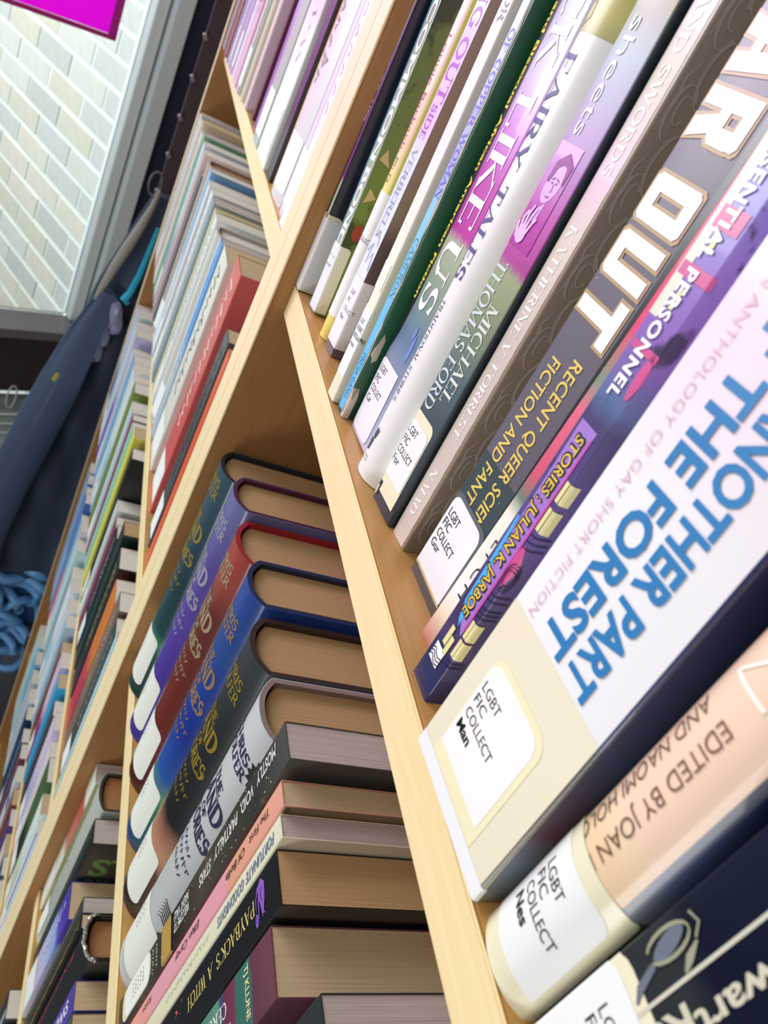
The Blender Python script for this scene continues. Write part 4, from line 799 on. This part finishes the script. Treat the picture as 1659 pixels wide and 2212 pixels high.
C2 = [(-.046, .018, .22, .012, 'grey', '#8a9494', '#5a6464', 't', 'w'), (-.090, .014, .243, .010, 'pale blue', '#bcd4dc', '#8cb0bc', 's', 'w'), (-.128, .028, .224, .012, 'green black', '#3c4844', '#9ca4a0', 'tl', 'w'),
      (-.160, .028, .229, .012, 'brown lettered', '#7a6458', '#c8b898', 't', 'w'), (-.205, .038, .205, .012, 'red and orange', '#b8344c', '#d0782c', 'gt', 'w'), (-.250, .036, .212, .012, 'thick black', '#1c1c1e', '#a89c3c', 't', 'w'),
      (-.285, .026, .222, .012, 'dark green', '#18302a', '#0c1814', '', 't'), (-.316, .026, .190, .012, 'black and white lettered', '#26242c', '#b8b8c4', 'tl', 'w'), (-.345, .022, .180, .012, 'plum', '#7a3454', '#a46480', 't', 'w'),
      (-.372, .022, .185, .011, 'white', '#dce4e0', '#9cb4b0', 'sl', 'w'), (-.400, .024, .246, .012, 'tall black', '#151516', '#3a3a3c', 'l', 'w'), (-.435, .026, .255, .011, 'yellow', '#dcd85c', '#a8a838', '', 'c'),
      (-.465, .022, .243, .010, 'mint', '#a4d8cc', '#6cb4a8', 's', 'w'), (-.490, .016, .240, .011, 'wine red', '#8c3450', '#a04c70', '', 'w'), (-.530, .030, .236, .010, 'white and blue', '#dce8ec', '#74acd0', 'sl', 'w'),
      (-.570, .030, .244, .010, 'olive', '#7c8c3c', '#5c6c28', '', 'w'), (-.605, .026, .236, .010, 'sky blue', '#9cc8e4', '#e0ecf0', 'gl', 'w'), (-.645, .030, .235, .010, 'white', '#e4ecec', '#88b0d0', 'tl', 'w'),
      (-.680, .026, .230, .010, 'blue', '#3c9cd0', '#a8d8ec', 's', 'w'), (-.720, .030, .220, .010, 'white and red', '#dce0e4', '#c44c40', 'tl', 'w'), (-.760, .030, .236, .010, 'pale violet', '#7c64d0', '#c8c4e8', 'g', 'w'), (-.800, .030, .230, .010, 'pale mint', '#c8e4dc', '#e8f4f0', 'sl', 'w'), (-.838, .034, .236, .010, 'white', '#e0e8ec', '#6c54c8', 'sl', 'w'), (-.8782, .038, .225, .010, 'blue violet', '#5c6cc0', '#c8d0f0', 'gl', 'w')]
row(C2, ZC, 'third shelf of far bookcase', 'books on the third shelf of the far bookcase', 13)
D2 = [(-.050, .020, .22, .012, 'navy', '#2c3c54', '#a0b0c8', 't', 'b'), (-.090, .026, .225, .012, 'ice blue', '#c4dce8', '#88a8b8', 'sl', 'w'), (-.120, .022, .215, .012, 'white and violet', '#dce8f0', '#6a3488', 'sl', 'w'),
      (-.155, .028, .215, .012, 'pale green', '#c8d4b4', '#dce8e4', 'gl', 'c'), (-.200, .036, .225, .012, 'black and green', '#242a24', '#48643c', 'gl', 'w'), (-.235, .026, .21, .012, 'white', '#e4e0e8', '#c898a8', 'tl', 'w'),
      (-.275, .030, .22, .012, 'lavender', '#b8b8e0', '#d8c8e0', 'gl', 'w'), (-.310, .026, .20, .012, 'dark slate', '#3c3c44', '#8c8c98', 't', 'w'), (-.345, .026, .215, .011, 'bright blue', '#48b0e4', '#2c80bc', 's', 'c'),
      (-.385, .030, .215, .011, 'magenta', '#a43c84', '#dcc0dc', 'gl', 'w'), (-.420, .026, .20, .012, 'brown', '#6c4434', '#c8a888', 't', 'c'), (-.455, .026, .22, .010, 'sky', '#b4d4e8', '#6cb4dc', 'sl', 'w'),
      (-.495, .030, .215, .010, 'white', '#e4eaf0', '#a8c4d8', 'tl', 'w'), (-.535, .030, .22, .010, 'blue white', '#a8d4e4', '#e4f0f4', 'gl', 'w'), (-.575, .030, .21, .012, 'grey', '#a8b0b8', '#686c74', 't', 'w'),
      (-.615, .030, .235, .010, 'pale aqua', '#c4ecec', '#a4d8dc', 'l', 'w'), (-.645, .028, .250, .010, 'white and lilac', '#dcd8e8', '#9888c0', 'sl', 'w'), (-.675, .028, .240, .010, 'coral and blue', '#d87058', '#58a8d0', 'g', 'w'), (-.705, .028, .262, .010, 'cobalt', '#3c64b8', '#a0c0e8', 's', 'w'), (-.735, .028, .255, .010, 'pale blue', '#a8c4e4', '#7090c8', 'g', 'w'), (-.765, .028, .260, .010, 'steel blue', '#6c94c8', '#c8d8ec', 's', 'w'), (-.800, .033, .262, .010, 'light grey blue', '#a8b8cc', '#5c80c0', 's', 'w')]
row(D2, ZD, 'fourth shelf of far bookcase', 'books on the fourth shelf of the far bookcase', 14)
E2 = [(-.060, .030, .21, .012, 'blue grey', '#8ca4b4', '#dce4e8', 'tl', 'w'), (-.100, .030, .215, .012, 'dark blue', '#2c4460', '#a8b8c8', 't', 'w'), (-.140, .030, .21, .012, 'white', '#dce4e8', '#a0b8c8', 'sl', 'w'), (-.180, .030, .215, .012, 'cream', '#d8ccb0', '#a89068', 'tl', 'c'),
      (-.225, .034, .22, .012, 'pale blue', '#b4d0e0', '#e0ecf0', 'gl', 'w'), (-.265, .030, .215, .012, 'navy and white', '#24405c', '#d8dce4', 'bl', 'w'), (-.305, .030, .21, .012, 'tan', '#b89c78', '#e4dccc', 'gl', 'c'), (-.345, .030, .215, .012, 'purple', '#54347c', '#a890c8', 't', 'w'),
      (-.385, .030, .21, .012, 'rust', '#8c4c3c', '#d8b098', 't', 'c'), (-.425, .030, .215, .012, 'white and blue', '#dce8f0', '#3c64a0', 'bl', 'w'), (-.465, .030, .22, .012, 'maroon', '#5c2430', '#a06c78', 's', 'w'), (-.505, .030, .21, .012, 'slate blue', '#4c5c7c', '#b4c0d4', 'tl', 'w'),
      (-.545, .030, .22, .012, 'dark blue', '#183c64', '#5c88b0', '', 'w'), (-.590, .034, .215, .012, 'ice white', '#d8e4ec', '#90a8bc', 'sl', 'w'), (-.635, .034, .215, .012, 'light grey', '#b4b8c0', '#e4e8ec', 'sl', 'w'), (-.672, .034, .225, .010, 'pale sky', '#b8dcec', '#7cb8dc', 'g', 'w'), (-.710, .034, .23, .010, 'aqua', '#a4e0e8', '#d8f0f4', 'l', 'w'), (-.745, .032, .22, .010, 'ivory', '#e4e4d8', '#b8b8a8', 't', 'w')]
row(E2, ZE, 'fifth shelf of far bookcase', 'books on the fifth shelf of the far bookcase', 15)
D1 = [(.080, .022, .20, .012, 'silver blue', '#7c8ca8', '#c8d4e4', 'g', 'w'), (.055, .022, .19, .012, 'dark', '#2c3440', '#8c98a8', 't', 'w'), (.030, .022, .19, .012, 'lilac grey', '#988c98', '#c8c0c8', 's', 'w')]
D1r = [(.330-.030*i, .027, .19+.012*((i*7) % 4)/3, .012, cn, cv, ac, st, 'w') for i, (cn, cv, ac, st) in enumerate([('white', '#dfe3df', '#8a9894', 'tl'), ('green', '#4c7c6c', '#a8ccc0', 's'), ('cream', '#dcd8bc', '#a8a484', 'l'), ('grey', '#8c9090', '#5a5c5c', 't'), ('teal', '#3c8078', '#c0dcd4', 'tl'), ('black', '#1c1e22', '#8c9098', 't'), ('pale green', '#c8d8c0', '#84a080', 'sl'), ('brown', '#6c5040', '#c0a890', 't'), ('silver blue', '#6c7ca0', '#c8d8ec', 'g'), ('charcoal', '#2c3036', '#8c949c', 's')])]
r_ = random.Random(16); lim = .36
for i, (x, wd, h, y, cn, cv, ac, st, pg) in enumerate(D1r):
    b = Book(x, y, ZD, wd, h, .14, 'paper', mat(cv, .4, .3), pg, label=f"{cn} paperback, {ORD[len(D1r)-1-i]} book right of the upright on the fourth shelf down", group='books on the fourth shelf down, bottom left corner', fine=False)
    if 't' in st: b.wrap('spine_lettering', vert(scribble(10, wd*.42, h*.6, i), wd*.28, h*.94), mat(ac, .5), 2)
    if 's' in st: b.wrap('spine_stripe', m2_rrect(wd*.6, wd*.88, 0, h), mat(ac, .5), 1)
    if 'l' in st: b.wrap('spine_label', m2_rrect(-.0003, wd*.95, .008, .048, .002, corners=(1, 1, 1, 1)), mat('#edeeee', .45, .2), 3)

# ---- low bookcase beyond, in the dark lower left corner ------------------------------------
LX1 = -.9030; LX0 = -1.75; LZ = -1.31
lc = tag(empty('low_bookcase', (LX0, 0, FLOOR)), 'low dark wood bookcase beyond the far bookcase, below the coat', 'bookcase')
dk = wood_mat('dark_wood', '#3a2a20', '#4a3628', .5, 0)
for nm, bx in (('side_panel', (0, .02, 0, .29, 0, LZ-FLOOR)), ('side_panel', (LX1-LX0-.02, LX1-LX0, 0, .29, 0, LZ-FLOOR)), ('top_board', (0, LX1-LX0, -.005, .29, LZ-FLOOR+.0002, LZ-FLOOR+.02)), ('shelf', (.0202, LX1-LX0-.0202, .01, .28, .075, .093)), ('back_panel', (.0202, LX1-LX0-.0202, .2802, .29, .0932, LZ-FLOOR))):
    obj(nm, box_bm(*bx, bev=.001), dk, lc)
LB = [('navy', '#1c2c5c'), ('maroon', '#5a2028'), ('grey', '#7c8090'), ('white', '#c8d0dc'), ('blue', '#2c5ca0'), ('brown', '#6c4434'), ('pale blue', '#a0b8d4'), ('black', '#16161c'), ('silver', '#a0a4b0'), ('green', '#2c5c44'), ('violet', '#5c4890'), ('red', '#8c2c34')]
for i, (cn, cv) in enumerate(LB):
    wd = .03+.008*((i*5) % 3); x = -.93-.045*i-wd
    b = Book(x, .02, FLOOR+.0931, wd, .2+.012*((i*3) % 4), .14, 'hard' if i % 3 == 0 else 'paper', mat(cv, .4, .3), 'w', label=f"{cn} book, {ORD[i]} from the right in the low dark bookcase", group='books in the low dark bookcase', fine=False)
    b.wrap('spine_label', m2_rrect(.001, wd-.001, .008, .045, .002, corners=(1, 1, 1, 1)), mat('#dfe4ee', .45, .2), 3)
TB = [('white', '#d4dae6', .05), ('lilac', '#9c98c0', .04), ('blue', '#34589c', .045), ('brown', '#7c5444', .035), ('pale grey', '#b4bccc', .04)]
zz = LZ+.0203
for i in range(2):
    cn, cv, t = TB[i]
    b = Book(-.945-.052*i, .015, LZ+.0203, .035, .19+.01*(i % 3), .14, 'paper', mat(cv, .4, .3), 'w', label=f"{cn} book, {ORD[i]} from the right standing on top of the low dark bookcase", group='books on top of the low dark bookcase', fine=False)
    b.wrap('spine_label', m2_rrect(.001, .034, .010, .050, .002, corners=(1, 1, 1, 1)), mat('#e6eaf4', .45, .2), 3)

# ------------------------------------------------------------------ room shell
flo = obj('floor', box_bm(-3.2, 3.0, -4.0, .6, FLOOR-.05, FLOOR-.0003), mat('#3a3d44', .9, noise=.2, nscale=300)); flo['kind'] = 'structure'
wb = obj('wall_back', box_bm(-1.86, 3.0, .302, .40, FLOOR, 1.4), mat('#b8b2a6', .8)); wb['kind'] = 'structure'
# window wall: frame of reference with U along the wall, N into the room
U = Vector((-.4811, .8767, 0)).normalized(); N = Vector((.8767, .4811, 0)).normalized()
WPT = CP + Vector((-0.912160, 0.010094, -0.409710)) * 2.37
WM = Matrix(((U.x, N.x, 0, WPT.x), (U.y, N.y, 0, WPT.y), (0, 0, 1, 0), (0, 0, 0, 1)))
def wbox(name, u0, u1, n0, n1, z0, z1, mt, parent=None, bev=0.002):
    bm = box_bm(u0, u1, n0, n1, z0, z1, bev=bev); bmesh.ops.transform(bm, matrix=WM, verts=bm.verts)
    bmesh.ops.reverse_faces(bm, faces=bm.faces); bmesh.ops.recalc_face_normals(bm, faces=bm.faces)
    return obj(name, bm, mt, parent)
navy = mat('#23233a', .9)
w1 = wbox('wall_window', .0485, .62, -.03, .03, FLOOR, 1.4, navy, None); w1['kind'] = 'structure'
w2 = wbox('wall_left', -3.6, .048, -.03, .02, FLOOR, -1.58, mat('#4a4a50', .8)); w2['kind'] = 'structure'
win = tag(empty('window_1', WPT), None, None, None, 'structure')
alu = mat('#e2ecec', .4, .2); alu2 = mat('#d6e2e2', .45)
win.matrix_world = Matrix.Identity(4)
wbox('window_frame', -.030, -.001, -.02, .028, -.86, 1.3, alu, win)
wbox('window_frame', .0065, .048, -.02, .045, -.86, 1.3, alu2, win)
wbox('window_gasket', -.001, .0065, -.02, .015, -.86, 1.3, mat('#20262c', .7), win)
g = bpy.data.materials.new('window_glass'); g.use_nodes = True; nt = g.node_tree; nt.nodes.clear()
o_ = nt.nodes.new('ShaderNodeOutputMaterial'); mx = nt.nodes.new('ShaderNodeMixShader'); tr = nt.nodes.new('ShaderNodeBsdfTransparent'); gl = nt.nodes.new('ShaderNodeBsdfGlossy')
gl.inputs['Roughness'].default_value = .03; tr.inputs[0].default_value = (.93, .98, .97, 1); fr = nt.nodes.new('ShaderNodeFresnel'); fr.inputs[0].default_value = 1.3
nt.links.new(fr.outputs[0], mx.inputs[0]); nt.links.new(tr.outputs[0], mx.inputs[1]); nt.links.new(gl.outputs[0], mx.inputs[2]); nt.links.new(mx.outputs[0], o_.inputs[0])
wbox('window_pane', -1.9, -.0302, -.006, -.001, -.86, 1.3, g, win, 0)
sill = wbox('window_sill', -1.9, .12, -.02, .10, -.885, -.861, mat('#6a6468', .5)); sill['kind'] = 'structure'; sill.name = 'trim_1'
ap = wbox('apron', -1.9, .12, -.02, .03, -1.087, -.886, mat('#3d3234', .6)); ap['kind'] = 'structure'; ap.name = 'trim_2'
# blinds on the lower window
bl = tag(empty('window_blind', (0, 0, 0)), 'grey green horizontal slat blind below the dark band, left edge of the picture', 'blind')
slat_me = None; sm = mat('#98a6a0', .5)
wbox('head_rail', -1.85, .03, .035, .060, -1.115, -1.09, mat('#8b9896', .4), bl)
for i in range(15):
    z = -1.135-.031*i; bm = box_bm(-1.85, .03, -.012, .012, -.0007, .0007)
    bmesh.ops.rotate(bm, cent=(0, 0, 0), matrix=Matrix.Rotation(math.radians(-52), 3, 'X'), verts=bm.verts)
    bmesh.ops.translate(bm, vec=(0, .047, z), verts=bm.verts); bmesh.ops.transform(bm, matrix=WM, verts=bm.verts)
    bmesh.ops.recalc_face_normals(bm, faces=bm.faces); obj('slat', bm, sm, bl)
for u_ in (-.10, -.55, -1.2): wbox('ladder_cord', u_, u_+.002, .058, .060, -1.58, -1.12, mat('#9aa6a4', .6), bl, 0)
lp = [WM @ Vector((-.155+.012*math.cos(a), .075, -1.075+.035*math.sin(a))) for a in [i*math.pi/8 for i in range(16)]]
obj('pull_cord', tube_bm(lp, .0022, 6, closed=True), mat('#c4d0d0', .4), bl)
# magenta paper taped to the glass
pm = bpy.data.materials.new('magenta_paper'); pm.use_nodes = True; nt = pm.node_tree; nt.nodes.clear()
o_ = nt.nodes.new('ShaderNodeOutputMaterial'); mx = nt.nodes.new('ShaderNodeMixShader'); mx.inputs[0].default_value = .6
df = nt.nodes.new('ShaderNodeBsdfDiffuse'); tl = nt.nodes.new('ShaderNodeBsdfTranslucent'); df.inputs[0].default_value = lin('#f92af0'); tl.inputs[0].default_value = lin('#ff40f8')
nt.links.new(df.outputs[0], mx.inputs[1]); nt.links.new(tl.outputs[0], mx.inputs[2]); nt.links.new(mx.outputs[0], o_.inputs[0])
pap = tag(empty('paper_sheet', (0, 0, 0)), 'bright magenta paper sheet hanging in the window, top left corner', 'paper')
def wquad(name, pts, n0, n1, mt, parent):
    bm = bmesh.new(); a = [bm.verts.new(WM @ Vector((u, n0, z))) for u, z in pts]; c = [bm.verts.new(WM @ Vector((u, n1, z))) for u, z in pts]
    bm.faces.new(a); bm.faces.new(c[::-1])
    for i in range(4): bm.faces.new((a[i], a[(i+1) % 4], c[(i+1) % 4], c[i]))
    bmesh.ops.recalc_face_normals(bm, faces=bm.faces); return obj(name, bm, mt, parent)
wquad('sheet', [(-.62, -.178), (-.107, -.166), (-.112, .30), (-.62, .30)], .0015, .0022, pm, pap)
wquad('folded_edge', [(-.107, -.1665), (-.088, -.1675), (-.094, .30), (-.112, .30)], .0015, .0040, mat('#b81a98', .6), pap)
wquad('folded_edge', [(-.62, -.188), (-.088, -.176), (-.088, -.1665), (-.62, -.178)], .0015, .0040, mat('#b81a80', .6), pap)
# brick wing of the building outside
bw = empty('brick_wall', (0, 0, 0)); tag(bw, None, None, None, 'structure'); bw.name = 'wall_outside'
bricks = [mat(c, .9, noise=.12, nscale=35) for c in ('#c6c4be', '#bcbcba', '#cbc3b8', '#b8b6b2', '#c4beb0')]
u0 = .024; LB_, HB_, CH = .203, .0555, .0675
def wmesh(u0_, u1_, n0, n1, z0, z1, bev=.003):
    bm = box_bm(u0_, u1_, n0, n1, z0, z1, bev=0); return bm
bmeshes = []
for k in range(5):
    bm = box_bm(0, .05, -LB_/2, LB_/2, -HB_/2, HB_/2)
    me = bpy.data.meshes.new('brick'); bm.to_mesh(me); bm.free(); me.materials.append(bricks[k]); bmeshes.append(me)
mort = wbox('mortar', u0+.0022, u0+.20, -2.4, -.085, -1.5, .75, mat('#dde2e0', .9), bw, 0)
rb = random.Random(3)
bm = box_bm(0, .05, -(LB_/2-.006)/2, (LB_/2-.006)/2, -HB_/2, HB_/2); half_me = bpy.data.meshes.new('brick'); bm.to_mesh(half_me); bm.free(); half_me.materials.append(bricks[1])
for c in range(24):
    z = -1.22+c*CH
    if c % 2:
        o = bpy.data.objects.new('brick', half_me); COL.objects.link(o); o.parent = bw
        o.matrix_world = WM @ Matrix.Translation((u0, -.09-(LB_/2-.006)/2, z))
    for k in range(9):
        n_ = -.09-LB_/2-(k+(.5 if c % 2 else 0))*(LB_+.012)
        o = bpy.data.objects.new('brick', bmeshes[rb.randrange(5)]); COL.objects.link(o); o.parent = bw
        M4 = WM @ Matrix.Translation((u0+rb.uniform(-.0012, .0012), n_, z)); o.matrix_world = M4

# ------------------------------------------------------------------ coat stand, coat, blue bundle
st = tag(empty('coat_stand', (-1.095, -.012, LZ+.0203)), 'dark brown upright coat stand with small pale pegs rising behind the navy coat', 'coat stand')
bs = mat('#3a2a34', .6, .2)
obj('post', box_bm(0, .02, .0, .046, 0, 1.9, bev=.003), bs, st)
for i in range(9):
    z = -LZ - .0203 + (-.29+i*.066)
    obj('peg', tube_bm([(.019, .004, z), (.026, .001, z+.002), (.030, -.003, z+.008)], [.0035, .004, .003], 6), mat('#9a8a98', .5), st)
obj('foot', box_bm(-.04, .05, -.005, .075, 0, .012, bev=.003), bs, st)
ct = tag(empty('coat', (-1.0, -.03, -.25)), 'dark navy coat hanging at the end of the far bookcase', 'coat')
left = [(-.27, -.020), (-.32, -.034), (-.363, -.044), (-.456, -.068), (-.536, -.078), (-.635, -.098), (-.73, -.124), (-.835, -.140), (-.909, -.152), (-1.02, -.160), (-1.09, -.160), (-1.15, -.155)]
def coat_bm():
    bm = bmesh.new(); rings = []; NS = 56; r = random.Random(5); ph = [r.uniform(0, 6.28) for _ in range(6)]
    zs = [left[0][0]+(left[-1][0]-left[0][0])*i/44 for i in range(45)]
    for z in zs:
        for (za, ya), (zb_, yb) in zip(left, left[1:]):
            if zb_ <= z <= za+1e-9: t = (z-za)/(zb_-za); yl = ya+(yb-ya)*t
        yr = .10; cy_ = (yl+yr)/2; ry = (yr-yl)/2; t = (zs[0]-z)/(zs[0]-zs[-1]); rx = .018+.045*min(1, t*2.2)
        ring = []
        for q in range(NS):
            a = 2*math.pi*q/NS; f = 1+.16*t*math.sin(6*a+ph[0]+1.1*t)+.09*t*math.sin(11*a+ph[1]-2*t)
            wr = .010*math.sin(38*z+3*a+ph[2])*min(1, t*2)*max(0, math.cos(a))
            ring.append(bm.verts.new((rx*f*math.cos(a)+wr, cy_+ry*(1+.03*t*math.sin(9*a+ph[3]))*math.sin(a)+.03, z+.25)))
        rings.append(ring)
    for A, B in zip(rings, rings[1:]):
        for q in range(NS): bm.faces.new((A[q], A[(q+1) % NS], B[(q+1) % NS], B[q]))
    bm.faces.new(rings[0]); bm.faces.new(rings[-1][::-1]); bmesh.ops.recalc_face_normals(bm, faces=bm.faces)
    return bm
nav = mat('#26334a', .75, .05, noise=.15, nscale=25)
c0 = obj('coat_body', coat_bm(), nav, ct); smooth(c0.data, 80)
sl = obj('sleeve', tube_bm([(.045, -.015, -.20), (.055, -.035, -.30), (.066, -.052, -.40), (.070, -.070, -.50), (.070, -.090, -.62), (.066, -.105, -.76), (.064, -.105, -.88)], [.016, .030, .038, .040, .040, .038, .036], 16), mat('#344560', .7, .05, noise=.15, nscale=30), ct)
for i, v in enumerate(sl.data.vertices):
    a = (i % 16)/16*2*math.pi; t = (i//16)/6; k = .0045*math.sin(4*a+1+t*1.5)+.003*math.sin(7*a+2)
    v.co.x += k*math.cos(a); v.co.y += k*math.sin(a)
smooth(sl.data, 80)
cl = obj('collar_lining', tube_bm([(.030, .016, -.005), (.036, .012, -.035), (.040, .003, -.075), (.044, -.008, -.115), (.048, -.019, -.155), (.050, -.028, -.195), (.052, -.034, -.22)], [.003, .005, .008, .009, .008, .006, .003], 10), mat('#8f8c84', .6), ct); smooth(cl.data, 80); cl['label'] = 'pale grey collar edge'
tp = obj('strap', tube_bm([(.050, .030, -.06), (.052, .028, -.10), (.055, .024, -.15), (.056, .018, -.185), (.056, .012, -.20), (.056, .020, -.205)], [.003, .0045, .0055, .006, .008, .005], 6), mat('#1fa6c8', .5), ct); tp['label'] = 'bright teal strap'
for (py, pz, s_) in ((.004, -.232, .010), (.012, -.25, .008), (-.004, -.28, .009), (-.006, -.315, .008)):  # crumpled lilac lumps on the coat front
    bm = bmesh.new(); bmesh.ops.create_icosphere(bm, subdivisions=3, radius=s_)
    for v in bm.verts: v.co *= 1+.35*math.sin(v.co.x*420+v.co.z*380+v.co.y*300); v.co.z *= 2.2; v.co.x *= .6
    bmesh.ops.translate(bm, vec=(.062, py, pz), verts=bm.verts); o = obj('lilac_crumple', bm, mat('#8f93b4', .35, .5), ct); smooth(o.data, 70); o['label'] = 'shiny lilac crumpled patch'
obj('zip_pull', tube_bm([(.092, -.058, -.36), (.094, -.062, -.375), (.092, -.060, -.385)], [.004, .005, .003], 6), mat('#a89a3c', .3, .3, .5), ct)['label'] = 'brass zip pull'
obj('hanging_loop', tube_bm([(.030, .006+.010*math.cos(a), .002+.020*math.sin(a)) for a in [k*math.pi/10 for k in range(20)]], .0018, 6, closed=True), mat('#5a5c60', .5), ct)
bb = tag(empty('cord_bundle', (-.955, -.045, -1.26)), 'bright blue bundle of thick looped cords below the coat, left edge of the picture', 'cords')
blu = mat('#5a94cc', .45, .3); rc = random.Random(9)
LOOPS = [(-.004, .125, .052, .016, .1, .0085), (-.012, .095, .062, .014, .05, .0085), (.0, .05, .05, .03, .7, .007), (-.04, .03, .045, .05, 1.2, .007), (.02, .0, .035, .06, .3, .0065), (-.03, -.02, .05, .04, -.4, .007),
         (-.06, -.05, .04, .05, .9, .0065), (.01, -.06, .045, .035, -.2, .007), (-.03, -.09, .055, .03, .3, .0065), (-.07, .06, .035, .045, .6, .0065), (.0, -.11, .05, .025, .0, .0065), (-.05, -.13, .05, .03, .5, .006)]
for i, (cy_, cz_, ry, rz, k, rad) in enumerate(LOOPS):
    pts = []
    for q in range(22):
        a = q/22*2*math.pi; yy = ry*math.cos(a); z2 = rz*math.sin(a)
        pts.append((.016*math.sin(a*2+i)+.003*i-.005, cy_+yy*math.cos(k)-z2*math.sin(k), cz_+yy*math.sin(k)+z2*math.cos(k)))
    o = obj('cord_loop', tube_bm(pts, rad*1.5, 8, closed=True), blu, bb); smooth(o.data, 80)
bm = bmesh.new(); bmesh.ops.create_icosphere(bm, subdivisions=4, radius=1)
for v in bm.verts:
    k = 1+.10*math.sin(v.co.y*9+v.co.z*4)+.08*math.sin(v.co.z*11+v.co.y*3); v.co = Vector((v.co.x*.018*k-.02, v.co.y*.070*k-.02, v.co.z*.135*k-.02))
o = obj('bag_body', bm, mat('#28507c', .6, .1), bb); smooth(o.data, 80)
bpy.context.view_layer.update()
